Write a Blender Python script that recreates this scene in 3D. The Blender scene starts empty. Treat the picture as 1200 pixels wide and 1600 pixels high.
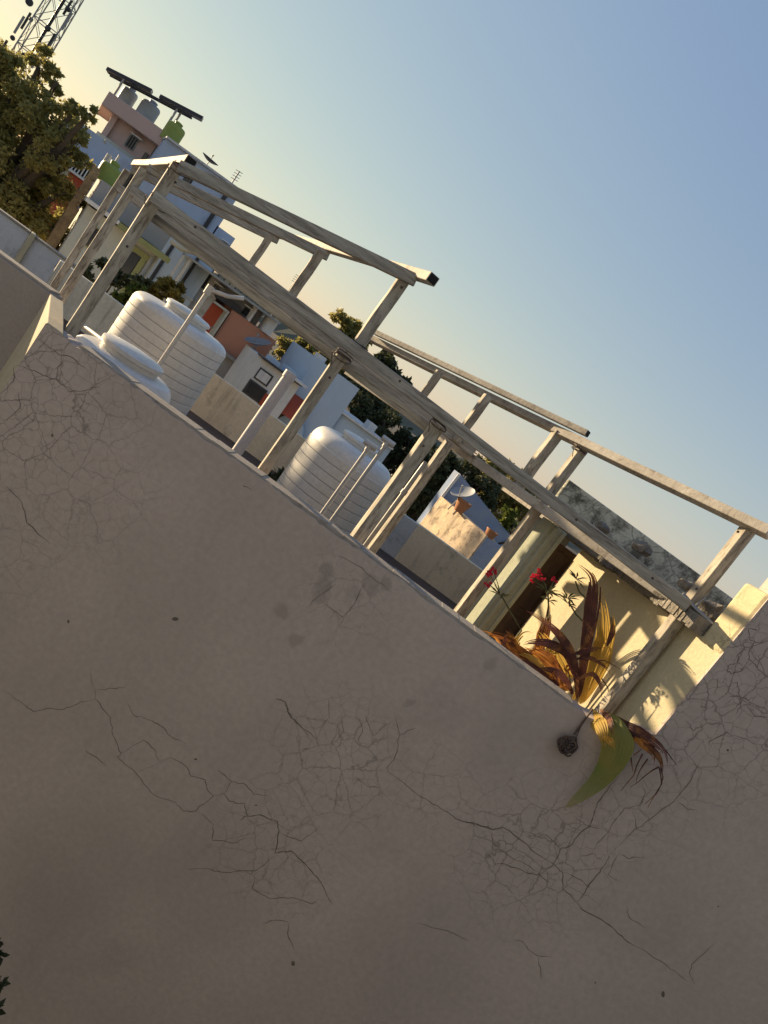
import bpy, bmesh, math, random
from mathutils import Vector, Matrix
random.seed(7)
C = bpy.context.scene.collection
sc = bpy.context.scene

# ------------------------------------------------------------------ camera, sky, sun, exposure
F = 1180.0                                   # focal length in pixels of the 1200 x 1600 photograph
HOR = 135.0                                  # the horizon lies this far above the picture centre (levelled frame)
ROLL = math.radians(36.0)                    # the photographer held the phone tilted
PITCH = math.atan(HOR / F)
cp, sp_ = math.cos(PITCH), math.sin(PITCH)
EYE = Vector((0.0, 0.0, 8.0))
cr, sr = math.cos(ROLL), math.sin(ROLL)
fwd = Vector((0, cp, -sp_)); rgt = Vector((1, 0, 0)); upv = Vector((0, sp_, cp))
c_r = rgt * cr + upv * sr
c_u = rgt * -sr + upv * cr
cam_d = bpy.data.cameras.new('camera'); cam = bpy.data.objects.new('camera', cam_d); C.objects.link(cam)
cam_d.sensor_fit = 'VERTICAL'; cam_d.sensor_height = 24.0; cam_d.lens = 24.0 * F / 1600.0
cam_d.clip_start = 0.05; cam_d.clip_end = 6000
cam.matrix_world = Matrix(((c_r.x, c_u.x, -fwd.x, EYE.x), (c_r.y, c_u.y, -fwd.y, EYE.y), (c_r.z, c_u.z, -fwd.z, EYE.z), (0, 0, 0, 1)))
sc.camera = cam

SUN_AZ = math.radians(60.0)                  # left of straight ahead
SUN_EL = math.radians(7.0)
S = Vector((-math.sin(SUN_AZ) * math.cos(SUN_EL), math.cos(SUN_AZ) * math.cos(SUN_EL), math.sin(SUN_EL)))
w = bpy.data.worlds.new('World'); sc.world = w; w.use_nodes = True
nt = w.node_tree; nt.nodes.clear()
sky = nt.nodes.new('ShaderNodeTexSky'); sky.sky_type = 'NISHITA'; sky.sun_disc = False
sky.sun_elevation = SUN_EL; sky.sun_rotation = -SUN_AZ
sky.air_density = 1.35; sky.dust_density = 0.3; sky.ozone_density = 1.0; sky.altitude = 0
EXPO = 1.15
bg = nt.nodes.new('ShaderNodeBackground'); bg.inputs[1].default_value = 0.15
wo = nt.nodes.new('ShaderNodeOutputWorld')
# soft dusty evening sky: the Nishita sky with its contrast eased channel by channel
sx = nt.nodes.new('ShaderNodeSeparateColor'); cx_ = nt.nodes.new('ShaderNodeCombineColor'); nt.links.new(sky.outputs[0], sx.inputs[0])
for i_, (g_, k_) in enumerate(((0.69, 0.87), (0.624, 0.885), (0.285, 0.765))):
    pw = nt.nodes.new('ShaderNodeMath'); pw.operation = 'POWER'; pw.inputs[1].default_value = g_; nt.links.new(sx.outputs[i_], pw.inputs[0])
    ml = nt.nodes.new('ShaderNodeMath'); ml.operation = 'MULTIPLY'; ml.inputs[1].default_value = k_ * 0.15 ** g_ / 0.15 / 2 ** EXPO
    nt.links.new(pw.outputs[0], ml.inputs[0]); nt.links.new(ml.outputs[0], cx_.inputs[i_])
nt.links.new(cx_.outputs[0], bg.inputs[0]); nt.links.new(bg.outputs[0], wo.inputs[0])
sl = bpy.data.lights.new('sun', 'SUN'); so = bpy.data.objects.new('sun', sl); C.objects.link(so)
sl.energy = 5.0; sl.angle = math.radians(0.6); sl.color = (1.0, 0.77, 0.47)
so.rotation_euler = (-S).to_track_quat('-Z', 'Y').to_euler()
so.location = (0, 0, 40)
sc.view_settings.view_transform = 'Standard'; sc.view_settings.look = 'None'
sc.view_settings.exposure = EXPO; sc.view_settings.gamma = 1.0; sc.view_settings.use_curve_mapping = False
sc.cycles.max_bounces = 6; sc.cycles.transparent_max_bounces = 8

# ------------------------------------------------------------------ from the photograph to metres
VPU = -715.0                                 # vanishing point of the receding side of the plot
D = Vector((VPU / (F * cp + HOR * sp_), 1.0, 0.0)); DN = D.normalized()
def UV(u, v, Y):                             # levelled photo coordinates + distance ahead -> world point
    k = Y / (F * cp + v * sp_)
    return Vector((u * k, Y, EYE.z + (v * cp - F * sp_) * k))
def uv(x, y):
    dx, dy = x - 600.0, y - 800.0
    return dx * cr + dy * sr, dx * sr - dy * cr
def P(x, y, Y):
    u, v = uv(x, y); return UV(u, v, Y)
def zat(v, Y): return UV(0, v, Y).z
def m_px(Y): return Y / F                    # metres per photo pixel at that distance

# ------------------------------------------------------------------ materials
BOOST = {'beige_parapet': 1.0, **{k: 1.32 for k in ('blue_wash', 'pale_blue_wash', 'white_wash', 'dusty_pink_wall', 'salmon_wall', 'grey_wall', 'house_cream', 'olive_trim', 'green_tank_plastic', 'grey_tank_plastic', 'flaking_sunlit_tan', 'greenish_parapet', 'grey_cracked_parapet', 'blue_grey_wall', 'red_paint', 'shade_blue_wall')}}
def mat(name, c1, c2=None, scale=3.0, rough=0.85, bump=0.15, fine=40.0, streak=0.0, streak_c=(0.05, 0.045, 0.04), spots=0.0, spot_c=(0.06, 0.055, 0.05),
        cracks=0.0, crack_scale=3.0, metal=0.0, stretch=(1, 1, 1), centres=None, spec=0.3, bump_d=0.01, crack_w=1.0, spot_t=(.56, .70), crack_t=0.0, blobs=None):
    m = bpy.data.materials.new(name); m.use_nodes = True
    n = m.node_tree.nodes; L = m.node_tree.links
    b = n['Principled BSDF']; b.inputs['Roughness'].default_value = rough; b.inputs['Metallic'].default_value = metal
    b.inputs['Specular IOR Level'].default_value = spec
    tc = n.new('ShaderNodeTexCoord'); mp = n.new('ShaderNodeMapping'); mp.inputs['Scale'].default_value = stretch
    L.new(tc.outputs['Object'], mp.inputs[0])
    def noise(sc_, det=6, src=None, rgh=0.6):
        t = n.new('ShaderNodeTexNoise'); t.inputs['Scale'].default_value = sc_; t.inputs['Detail'].default_value = det
        t.inputs['Roughness'].default_value = rgh; L.new((src or mp).outputs[0], t.inputs['Vector']); return t
    def ramp(src, a, bb, lo=0.0, hi=1.0):
        r = n.new('ShaderNodeMapRange'); r.inputs[1].default_value = a; r.inputs[2].default_value = bb
        r.inputs[3].default_value = lo; r.inputs[4].default_value = hi; L.new(src, r.inputs[0]); return r.outputs[0]
    def mix(f, a, c, blend='MIX'):
        x = n.new('ShaderNodeMix'); x.data_type = 'RGBA'; x.blend_type = blend
        if isinstance(f, float): x.inputs[0].default_value = f
        else: L.new(f, x.inputs[0])
        for i, q in ((6, a), (7, c)):
            if isinstance(q, tuple): x.inputs[i].default_value = (*q, 1)
            else: L.new(q, x.inputs[i])
        return x.outputs[2]
    def mul(a, c):
        x = n.new('ShaderNodeMath'); x.operation = 'MULTIPLY'
        for i, q in ((0, a), (1, c)):
            if isinstance(q, float): x.inputs[i].default_value = q
            else: L.new(q, x.inputs[i])
        return x.outputs[0]
    f_ = BOOST.get(name, 1.0); c1 = tuple(min(.85, q * f_) for q in c1)
    c2 = tuple(min(.8, q * f_) for q in c2) if c2 else tuple(q * 0.75 for q in c1)
    n1 = noise(scale); n2 = noise(fine, 4)
    col = mix(ramp(n1.outputs[0], 0.32, 0.68), c1, c2)
    col = mix(ramp(n2.outputs[0], 0.3, 0.75, 0.0, 0.35), col, tuple(q * 0.6 for q in c2))
    hgt = n2.outputs[0]
    if streak:
        ms = n.new('ShaderNodeMapping'); ms.inputs['Scale'].default_value = (9, 9, 0.7); L.new(tc.outputs['Object'], ms.inputs[0])
        s1 = noise(1.3, 5, ms); s2 = noise(0.8, 3)
        f = mul(mul(ramp(s1.outputs[0], 0.5, 0.72), ramp(s2.outputs[0], 0.4, 0.65)), streak)
        col = mix(f, col, streak_c)
    if spots:
        s3 = noise(scale * 2.3, 8, None, 0.72)
        col = mix(ramp(s3.outputs[0], spot_t[0], spot_t[1], 0.0, spots), col, spot_c)
    if cracks:
        wv = noise(crack_scale * 1.3, 3); wv2 = noise(crack_scale * 7.0, 2)
        def warp(base, t, amt):
            a = n.new('ShaderNodeVectorMath'); a.operation = 'MULTIPLY_ADD'
            a.inputs[1].default_value = (amt, amt, amt); L.new(t.outputs['Color'], a.inputs[0]); L.new(base.outputs[0], a.inputs[2]); return a
        base = warp(warp(mp, wv, 0.35 / crack_scale), wv2, 0.10 / crack_scale)
        if centres:
            acc = None
            for (p, r, st) in centres:
                d = n.new('ShaderNodeVectorMath'); d.operation = 'DISTANCE'; L.new(base.outputs[0], d.inputs[0]); d.inputs[1].default_value = p
                q = ramp(d.outputs['Value'], r * 0.35, r, st, 0.0)
                if acc is None: acc = q
                else:
                    mx = n.new('ShaderNodeMath'); mx.operation = 'MAXIMUM'; L.new(acc, mx.inputs[0]); L.new(q, mx.inputs[1]); acc = mx.outputs[0]
            pn = noise(2.6, 4)
            mask = mul(acc, ramp(pn.outputs[0], 0.40 - crack_t, 0.58 - crack_t))
        else:
            pn = noise(0.9, 3); mask = ramp(pn.outputs[0], 0.38 - crack_t, 0.6 - crack_t)
        for k, (s_, wd) in enumerate(((crack_scale, 0.030 * crack_w), (crack_scale * 2.3, 0.045 * crack_w))):
            vo = n.new('ShaderNodeTexVoronoi'); vo.feature = 'DISTANCE_TO_EDGE'; vo.inputs['Scale'].default_value = s_
            L.new(base.outputs[0], vo.inputs['Vector'])
            f = mul(ramp(vo.outputs['Distance'], 0.0, wd, 1.0, 0.0), mask)
            fn = noise(crack_scale * 1.1 + k * 3, 3)
            f = mul(mul(f, ramp(fn.outputs[0], 0.42 - crack_t, 0.6 - crack_t)), cracks if k == 0 else cracks * 0.75)
            col = mix(f, col, tuple(q * 0.22 for q in c1))
    if blobs:
        wz = noise(9.0, 5, None, 0.7); wa = n.new('ShaderNodeVectorMath'); wa.operation = 'MULTIPLY_ADD'; wa.inputs[1].default_value = (.10, .10, .10)
        L.new(wz.outputs['Color'], wa.inputs[0]); L.new(mp.outputs[0], wa.inputs[2])
        for (p, r, st) in blobs:
            d = n.new('ShaderNodeVectorMath'); d.operation = 'DISTANCE'; L.new(wa.outputs[0], d.inputs[0]); d.inputs[1].default_value = (p[0] + .05, p[1] + .05, p[2] + .05)
            col = mix(ramp(d.outputs['Value'], r * .75, r * 1.25, st, 0.0), col, tuple(q * 0.52 for q in c1))
    L.new(col, b.inputs['Base Color'])
    bp = n.new('ShaderNodeBump'); bp.inputs['Strength'].default_value = bump; bp.inputs['Distance'].default_value = bump_d
    ad = n.new('ShaderNodeMath'); ad.operation = 'ADD'; L.new(n1.outputs[0], ad.inputs[0]); L.new(hgt, ad.inputs[1])
    L.new(ad.outputs[0], bp.inputs['Height']); L.new(bp.outputs[0], b.inputs['Normal'])
    return m

def leaf_mat(name, c1, c2, scale=1.5, trans=0.35, veins=0.0, rough=0.55, vein_c=None, blotch=None):
    m = bpy.data.materials.new(name); m.use_nodes = True
    n = m.node_tree.nodes; L = m.node_tree.links
    b = n['Principled BSDF']; b.inputs['Roughness'].default_value = rough; b.inputs['Specular IOR Level'].default_value = 0.25
    tc = n.new('ShaderNodeTexCoord'); t = n.new('ShaderNodeTexNoise'); t.inputs['Scale'].default_value = scale; t.inputs['Detail'].default_value = 5
    L.new(tc.outputs['Object'], t.inputs[0])
    r = n.new('ShaderNodeMapRange'); r.inputs[1].default_value = 0.35; r.inputs[2].default_value = 0.65; L.new(t.outputs[0], r.inputs[0])
    x = n.new('ShaderNodeMix'); x.data_type = 'RGBA'; x.inputs[6].default_value = (*c1, 1); x.inputs[7].default_value = (*c2, 1); L.new(r.outputs[0], x.inputs[0])
    col = x.outputs[2]
    if blotch:
        t2 = n.new('ShaderNodeTexNoise'); t2.inputs['Scale'].default_value = 14; t2.inputs['Detail'].default_value = 6; L.new(tc.outputs['Object'], t2.inputs[0])
        r2 = n.new('ShaderNodeMapRange'); r2.inputs[1].default_value = 0.5; r2.inputs[2].default_value = 0.62; L.new(t2.outputs[0], r2.inputs[0])
        x2 = n.new('ShaderNodeMix'); x2.data_type = 'RGBA'; L.new(r2.outputs[0], x2.inputs[0]); L.new(col, x2.inputs[6]); x2.inputs[7].default_value = (*blotch, 1); col = x2.outputs[2]
    if veins:
        wv = n.new('ShaderNodeTexWave'); wv.inputs['Scale'].default_value = veins; wv.inputs['Distortion'].default_value = 0.8; wv.inputs['Detail'].default_value = 2
        wv.bands_direction = 'X'
        L.new(tc.outputs['UV'], wv.inputs[0])
        r3 = n.new('ShaderNodeMapRange'); r3.inputs[1].default_value = 0.45; r3.inputs[2].default_value = 0.9; r3.inputs[4].default_value = 0.6; L.new(wv.outputs[1], r3.inputs[0])
        x3 = n.new('ShaderNodeMix'); x3.data_type = 'RGBA'; L.new(r3.outputs[0], x3.inputs[0]); L.new(col, x3.inputs[6]); x3.inputs[7].default_value = (*(vein_c or tuple(q * .5 for q in c2)), 1); col = x3.outputs[2]
    L.new(col, b.inputs['Base Color'])
    tr = n.new('ShaderNodeBsdfTranslucent'); L.new(col, tr.inputs[0])
    ms = n.new('ShaderNodeMixShader'); ms.inputs[0].default_value = trans
    L.new(b.outputs[0], ms.inputs[1]); L.new(tr.outputs[0], ms.inputs[2]); L.new(ms.outputs[0], n['Material Output'].inputs[0])
    return m

# ------------------------------------------------------------------ mesh helpers
WLOC = {}
class MB:
    def __init__(s): s.v = []; s.f = []; s.m = []; s.uv = {}
    def add(s, vs, fs, mi=0):
        o = len(s.v); s.v += [Vector(q) for q in vs]
        for f in fs: s.f.append([o + i for i in f]); s.m.append(mi)
        return o
    def hexa(s, p, mi=0):                     # p: bottom four, top four
        s.add(p, [(0, 3, 2, 1), (4, 5, 6, 7), (0, 1, 5, 4), (1, 2, 6, 5), (2, 3, 7, 6), (3, 0, 4, 7)], mi)
    def box(s, x0, x1, y0, y1, z0, z1, mi=0):
        s.hexa([(x0, y0, z0), (x1, y0, z0), (x1, y1, z0), (x0, y1, z0), (x0, y0, z1), (x1, y0, z1), (x1, y1, z1), (x0, y1, z1)], mi)
    def rect(s, u0, u1, v0, v1, Y, depth, mi=0, d=None):
        """block whose front face fills u0..u1, v0..v1 at distance Y and which runs back along the plot's side; v0 None = ground"""
        d = (DN if d is None else d) * depth
        z1 = zat(v1, Y); z0 = 0.0 if v0 is None else zat(v0, Y)
        vm = v1 if v0 is None else (v0 + v1) / 2
        x0 = UV(u0, vm, Y).x; x1 = UV(u1, vm, Y).x
        a = [(x0, Y, z0), (x1, Y, z0), (x1 + d.x, Y + d.y, z0), (x0 + d.x, Y + d.y, z0)]
        s.hexa(a + [(p[0], p[1], z1) for p in a], mi)
    def prism(s, pts, off, mi=0):             # planar outline pushed along off
        n = len(pts); off = Vector(off)
        vs = [Vector(p) for p in pts] + [Vector(p) + off for p in pts]
        s.add(vs, [tuple(range(n)), tuple(range(2 * n - 1, n - 1, -1))] + [(i, i + n, (i + 1) % n + n, (i + 1) % n) for i in range(n)], mi)
    def bar(s, a, b, wd, ht, rot=0.0, mi=0):
        a, b = Vector(a), Vector(b); t = (b - a).normalized()
        if abs(t.z) > 0.95: e1 = Vector((math.cos(rot), math.sin(rot), 0)); e1 = (e1 - t * e1.dot(t)).normalized()
        else: e1 = t.cross(Vector((0, 0, 1))).normalized()
        e2 = t.cross(e1).normalized()
        if abs(t.z) <= 0.95 and rot: e1, e2 = e1 * math.cos(rot) + e2 * math.sin(rot), e2 * math.cos(rot) - e1 * math.sin(rot)
        h, k = e1 * wd / 2, e2 * ht / 2
        s.hexa([a - h - k, a + h - k, a + h + k, a - h + k, b - h - k, b + h - k, b + h + k, b - h + k], mi)
    def bow(s, a, b, wd, ht, rot=0.0, mi=0):
        a, b = Vector(a), Vector(b); t = (b - a).normalized(); n_ = 7
        if abs(t.z) > 0.95: e1 = Vector((math.cos(rot), math.sin(rot), 0)); e1 = (e1 - t * e1.dot(t)).normalized()
        else: e1 = t.cross(Vector((0, 0, 1))).normalized()
        e2 = t.cross(e1).normalized()
        if abs(t.z) <= 0.95 and rot: e1, e2 = e1 * math.cos(rot) + e2 * math.sin(rot), e2 * math.cos(rot) - e1 * math.sin(rot)
        L_ = (b - a).length; k1, k2, ph = random.uniform(-.0022, .0022) * L_, random.uniform(-.0022, .0022) * L_, random.uniform(0, 3)
        vs = []
        for i in range(n_ + 1):
            f = i / n_; c = a.lerp(b, f) + (e1 * k1 + e2 * k2) * math.sin(math.pi * f) + e1 * .0016 * math.sin(9 * f + ph); g = 1 + .012 * math.sin(13 * f + ph)
            h, k = e1 * wd * g / 2, e2 * ht * g / 2; vs += [c - h - k, c + h - k, c + h + k, c - h + k]
        fs = [(0, 3, 2, 1), tuple(n_ * 4 + q for q in (0, 1, 2, 3))] + [(i * 4 + q, i * 4 + (q + 1) % 4, i * 4 + 4 + (q + 1) % 4, i * 4 + 4 + q) for i in range(n_) for q in range(4)]
        s.add(vs, fs, mi)
    def tube(s, pts, r, n=10, mi=0, cap=True):
        pts = [Vector(p) for p in pts]; rr = r if isinstance(r, (list, tuple)) else [r] * len(pts)
        ref = Vector((0.31, 0.2, 0.93)); rings = []
        for i, p in enumerate(pts):
            t = (pts[min(i + 1, len(pts) - 1)] - pts[max(i - 1, 0)]).normalized()
            e1 = t.cross(ref).normalized(); e2 = t.cross(e1)
            rings.append([p + (e1 * math.cos(2 * math.pi * k / n) + e2 * math.sin(2 * math.pi * k / n)) * rr[i] for k in range(n)])
        vs = [q for R in rings for q in R]; fs = []
        for i in range(len(pts) - 1):
            for k in range(n): fs.append((i * n + k, i * n + (k + 1) % n, (i + 1) * n + (k + 1) % n, (i + 1) * n + k))
        if cap: fs += [tuple(range(n - 1, -1, -1)), tuple(range((len(pts) - 1) * n, len(pts) * n))]
        s.add(vs, fs, mi)
    def lathe(s, c, prof, n=48, mi=0, ax=None):
        c = Vector(c); q = Vector(ax).to_track_quat('Z', 'Y') if ax is not None else None
        vs = []
        for (r, z) in prof:
            for k in range(n):
                p = Vector((r * math.cos(2 * math.pi * k / n), r * math.sin(2 * math.pi * k / n), z))
                vs.append(c + (q @ p if q else p))
        fs = [(i * n + k, i * n + (k + 1) % n, (i + 1) * n + (k + 1) % n, (i + 1) * n + k) for i in range(len(prof) - 1) for k in range(n)]
        if prof[0][0] > 1e-4: fs.append(tuple(range(n - 1, -1, -1)))
        if prof[-1][0] > 1e-4: fs.append(tuple(range((len(prof) - 1) * n, len(prof) * n)))
        s.add(vs, fs, mi)
    def build(s, name, mats, parent=None, loc=None, smooth=False, bevel=0.0, angle=35):
        me = bpy.data.meshes.new(name)
        base = Vector(loc) if loc is not None else Vector((0, 0, 0))
        if parent is not None: base = WLOC[parent]
        me.from_pydata([tuple(p - base) for p in s.v], [], s.f)
        for q in (mats if isinstance(mats, (list, tuple)) else [mats]): me.materials.append(q)
        for i, p in enumerate(me.polygons): p.material_index = s.m[i]
        if s.uv:
            lay = me.uv_layers.new(name='UVMap')
            for lp in me.loops: lay.data[lp.index].uv = s.uv.get(lp.vertex_index, (0, 0))
        if not s.uv or smooth is False:
            bm = bmesh.new(); bm.from_mesh(me); bmesh.ops.recalc_face_normals(bm, faces=bm.faces) if len(bm.faces) < 4000 else None; bm.to_mesh(me); bm.free()
        if smooth:
            me.shade_smooth(); me.set_sharp_from_angle(angle=math.radians(angle))
        o = bpy.data.objects.new(name, me); C.objects.link(o)
        if parent is not None: o.parent = parent
        else: o.location = base
        WLOC[o] = base
        if bevel:
            md = o.modifiers.new('bevel', 'BEVEL'); md.width = bevel; md.segments = 2; md.limit_method = 'ANGLE'; md.angle_limit = math.radians(40)
        return o
def thing(name, label, cat, loc, group=None):
    o = bpy.data.objects.new(name, None); C.objects.link(o); o.location = loc; o.empty_display_size = 0.2
    o['label'] = label; o['category'] = cat
    if group: o['group'] = group
    WLOC[o] = Vector(loc); return o
def tag(o, label, cat, group=None):
    o['label'] = label; o['category'] = cat
    if group: o['group'] = group
    return o
def structure(o): o['kind'] = 'structure'; return o

# ------------------------------------------------------------------ palette
MAINC = []
def wallpt(x, y): p = P(x, y, 3.75); return (p.x, 0.0, p.z)
CEN = [(wallpt(70, 620), 0.75, 1.0), (wallpt(150, 760), 0.5, .6), (wallpt(1150, 1090), 0.75, 1.0), (wallpt(540, 1190), 0.5, .8), (wallpt(440, 1320), 0.5, .6), (wallpt(850, 1330), 0.55, .9),
       (wallpt(980, 1250), 0.5, .6), (wallpt(560, 930), 0.35, .5), (wallpt(30, 850), .4, .5), (wallpt(700, 1230), .35, .5)]
BLOBS = [(wallpt(x, y), r * m_px(3.75), st) for (x, y, r, st) in ((440, 955, 13, .55), (461, 1000, 11, .5), (641, 1100, 8, .55), (512, 890, 13, .6), (506, 912, 14, .55), (500, 932, 12, .5), (578, 908, 12, .5), (582, 924, 10, .45), (602, 912, 11, .55), (766, 1039, 10, .45),
         (552, 925, 13, .35), (470, 1150, 60, .12), (250, 900, 90, .12), (800, 1180, 80, .12), (330, 1380, 110, .15), (1000, 1420, 90, .12), (120, 1350, 120, .15), (650, 1480, 110, .12), (930, 1180, 70, .18), (880, 1165, 26, .3))]
M = {}
M['plaster'] = mat('grey_plaster', (0.482, 0.402, 0.356), (0.396, 0.33, 0.292), 0.8, 0.92, 0.12, 30, spots=0.28, spot_c=(0.25, 0.212, 0.19), cracks=0.64, crack_scale=5.8, centres=CEN, crack_w=.8, crack_t=.22, blobs=BLOBS, streak=.16, streak_c=(.22, .19, .165))
M['crack'] = mat('crack_shadow', (0.17, 0.142, 0.12), (0.11, 0.092, 0.078), 8)
M['coping'] = mat('worn_coping', (0.42, 0.37, 0.31), (0.30, 0.26, 0.22), 5, spots=0.5)
M['smooth'] = mat('plain_plaster', (0.33, 0.285, 0.25), (0.30, 0.26, 0.23), 0.8, 0.92, 0.15, 60, spots=0.12)
M['cream'] = mat('cream_wall', (0.54, 0.47, 0.31), (0.45, 0.40, 0.27), 2.2, 0.9, 0.35, 50, spots=.3, spot_c=(.28,.26,.2), streak=0.35, streak_c=(.22,.2,.15))
M['mould'] = mat('mouldy_parapet', (0.72, 0.72, 0.60), (0.50, 0.50, 0.42), 3.4, 0.95, 0.5, 40, streak=0.9, spots=0.92, spot_c=(0.09, 0.085, 0.072), cracks=0.8, crack_scale=4.6, crack_w=1.0, spot_t=(.46, .60), crack_t=.2)
M['pale_green'] = mat('pale_green_paint', (0.44, 0.46, 0.36), (0.36, 0.38, 0.30), 4, streak=0.25, spots=0.25)
M['teal'] = mat('pale_teal_paint', (0.40, 0.45, 0.43), (0.33, 0.37, 0.36), 3, streak=0.3)
M['door'] = mat('old_brown_door', (0.12, 0.075, 0.05), (0.07, 0.045, 0.032), 5, 0.8, 0.3, 30, stretch=(5, 5, 0.5))
M['steel'] = mat('weathered_white_tube', (0.52, 0.475, 0.39), (0.26, 0.23, 0.185), 6, 0.75, 0.15, 45, streak=0.6, streak_c=(0.15, 0.11, 0.08), spots=0.85, spot_c=(0.11, 0.085, 0.062), stretch=(2.6, 2.6, .55), spot_t=(.48, .64))
M['steel2'] = mat('weathered_grey_tube', (0.46, 0.43, 0.37), (0.22, 0.20, 0.17), 7, 0.75, 0.15, 55, streak=0.0, spots=0.8, spot_c=(0.10, 0.085, 0.07), stretch=(.35, 1.5, 4.5), spot_t=(.5, .64))
M['steel3'] = mat('weathered_rail_tube', (0.50, 0.455, 0.385), (0.33, 0.29, 0.24), 5, 0.75, 0.2, 45, spots=0.75, spot_c=(0.14, 0.105, 0.075), spot_t=(.53, .68))
M['dark_end'] = mat('tube_end_shade', (0.02, 0.018, 0.016))
M['tank'] = mat('white_tank_plastic', (0.72, 0.69, 0.64), (0.60, 0.575, 0.535), 2.0, 0.42, 0.08, 30, streak=0.4, streak_c=(0.30, 0.28, 0.25), spec=0.5)
M['tank_lid'] = mat('white_lid_plastic', (0.70, 0.68, 0.63), (0.6, 0.58, 0.53), 3, 0.4, 0.05, 30, spec=0.5)
M['tank_groove'] = mat('dark_tank_groove', (0.26, 0.25, 0.24), (0.42, 0.41, 0.39), 14)  # darker tone for the rings in the tank's grooves
M['tank_green'] = mat('green_tank_plastic', (0.22, 0.26, 0.06), (0.18, 0.22, 0.05), 3, 0.5, 0.05)
M['tank_grey'] = mat('grey_tank_plastic', (0.30, 0.32, 0.33), (0.25, 0.27, 0.28), 3, 0.5, 0.05)
M['pvc'] = mat('grey_pvc_pipe', (0.60, 0.56, 0.56), (0.52, 0.485, 0.485), 3, 0.5, 0.04, spots=0.15)
M['white_pipe'] = mat('white_pvc_pipe', (0.58, 0.56, 0.52), (0.5, 0.48, 0.44), 4, 0.5, 0.05, spots=0.25)
M['metal_pipe'] = mat('galvanised_pipe', (0.36, 0.36, 0.36), (0.26, 0.26, 0.26), 8, 0.4, 0.05, metal=0.7)
M['floor'] = mat('dark_terrace_floor', (0.13, 0.08, 0.058), (0.09, 0.058, 0.043), 2.0, spots=0.4)
M['far_beige'] = mat('beige_parapet', (0.84, 0.66, 0.44), (0.70, 0.55, 0.365), 1.6, 0.92, 0.3, 30, streak=0.6, spots=0.5, spot_c=(0.14, 0.11, 0.08))
M['far_green'] = mat('greenish_parapet', (0.54, 0.50, 0.40), (0.42, 0.39, 0.31), 1.6, 0.92, 0.3, 30, streak=0.5, spots=0.5, spot_c=(0.13, 0.13, 0.10))
M['far_grey'] = mat('grey_cracked_parapet', (0.45, 0.43, 0.40), (0.36, 0.35, 0.33), 1.6, cracks=1.0, crack_scale=3.0, crack_w=2.0, spots=0.3)
M['blue_grey'] = mat('blue_grey_wall', (0.47, 0.47, 0.47), (0.36, 0.37, 0.38), 1.2, streak=0.4, spots=0.4)
M['blue'] = mat('blue_wash', (0.34, 0.40, 0.50), (0.29, 0.34, 0.44), 0.6, streak=0.45, streak_c=(0.14, 0.16, 0.20), spots=0.2)
M['blue2'] = mat('pale_blue_wash', (0.38, 0.45, 0.53), (0.33, 0.40, 0.48), 0.6, streak=0.3, streak_c=(0.18, 0.2, 0.24))
M['shade_blue'] = mat('shade_blue_wall', (0.16, 0.22, 0.36), (0.26, 0.29, 0.34), 1.8, spots=0.5, spot_c=(0.10, 0.10, 0.10))  # bluish shade put into the colour of the flaking house's walls
M['tan'] = mat('flaking_sunlit_tan', (0.55, 0.42, 0.26), (0.30, 0.24, 0.19), 3.0, spots=0.8, streak=0.6, spot_c=(0.16, 0.12, 0.09), spot_t=(.52, .62))  # flaking wall; its tan also carries the warm sunlight
M['white'] = mat('white_wash', (0.55, 0.54, 0.52), (0.46, 0.45, 0.44), 0.8, streak=0.5, streak_c=(0.15, 0.15, 0.16), spots=0.2)
M['pink'] = mat('dusty_pink_wall', (0.44, 0.32, 0.28), (0.38, 0.28, 0.25), 0.5, spots=0.1)
M['salmon'] = mat('salmon_wall', (0.42, 0.20, 0.13), (0.35, 0.17, 0.115), 0.7, spots=0.15)
M['red'] = mat('red_paint', (0.36, 0.07, 0.03), (0.28, 0.05, 0.025), 1.5, 0.6)
M['grey_wall'] = mat('grey_wall', (0.27, 0.26, 0.25), (0.22, 0.21, 0.20), 1.0, spots=0.25, streak=0.3)
M['house_cream'] = mat('house_cream', (0.40, 0.39, 0.34), (0.33, 0.33, 0.29), 0.8, streak=0.3)
M['green_trim'] = mat('olive_trim', (0.24, 0.24, 0.10), (0.19, 0.19, 0.08), 2)
M['glass'] = mat('dark_window', (0.035, 0.037, 0.04), (0.02, 0.022, 0.025), 3, 0.15, 0.02, spec=0.6)
M['dark'] = mat('dark_metal', (0.05, 0.05, 0.055), (0.035, 0.035, 0.04), 4, 0.5)
M['panel'] = mat('solar_panel_cells', (0.05, 0.05, 0.065), (0.035, 0.035, 0.05), 4, 0.35)
M['grey_metal'] = mat('dull_grey_metal', (0.38, 0.37, 0.36), (0.28, 0.28, 0.27), 5, 0.6, metal=0.1)  # kept pale to stand in for haze over the tower
M['dish'] = mat('dish_grey', (0.30, 0.31, 0.33), (0.24, 0.25, 0.27), 4, 0.45, spec=0.5)
M['clay'] = mat('terracotta', (0.42, 0.19, 0.09), (0.33, 0.15, 0.07), 6)
M['brick'] = mat('rough_brick', (0.42, 0.30, 0.16), (0.25, 0.17, 0.10), 5, bump=0.8, spots=0.5, bump_d=0.05)
M['concrete'] = mat('broken_concrete', (0.30, 0.27, 0.23), (0.15, 0.135, 0.115), 8, bump=0.8, spots=0.6, bump_d=0.03)
M['sheet'] = mat('rotten_sheet', (0.20, 0.175, 0.145), (0.09, 0.08, 0.07), 8, bump=0.6, spots=0.6)
M['near_house'] = mat('bounce_front', (0.25, 0.30, 0.38), (0.22, 0.265, 0.34), 0.8)  # front of the added house, toned for the light it bounces
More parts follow.
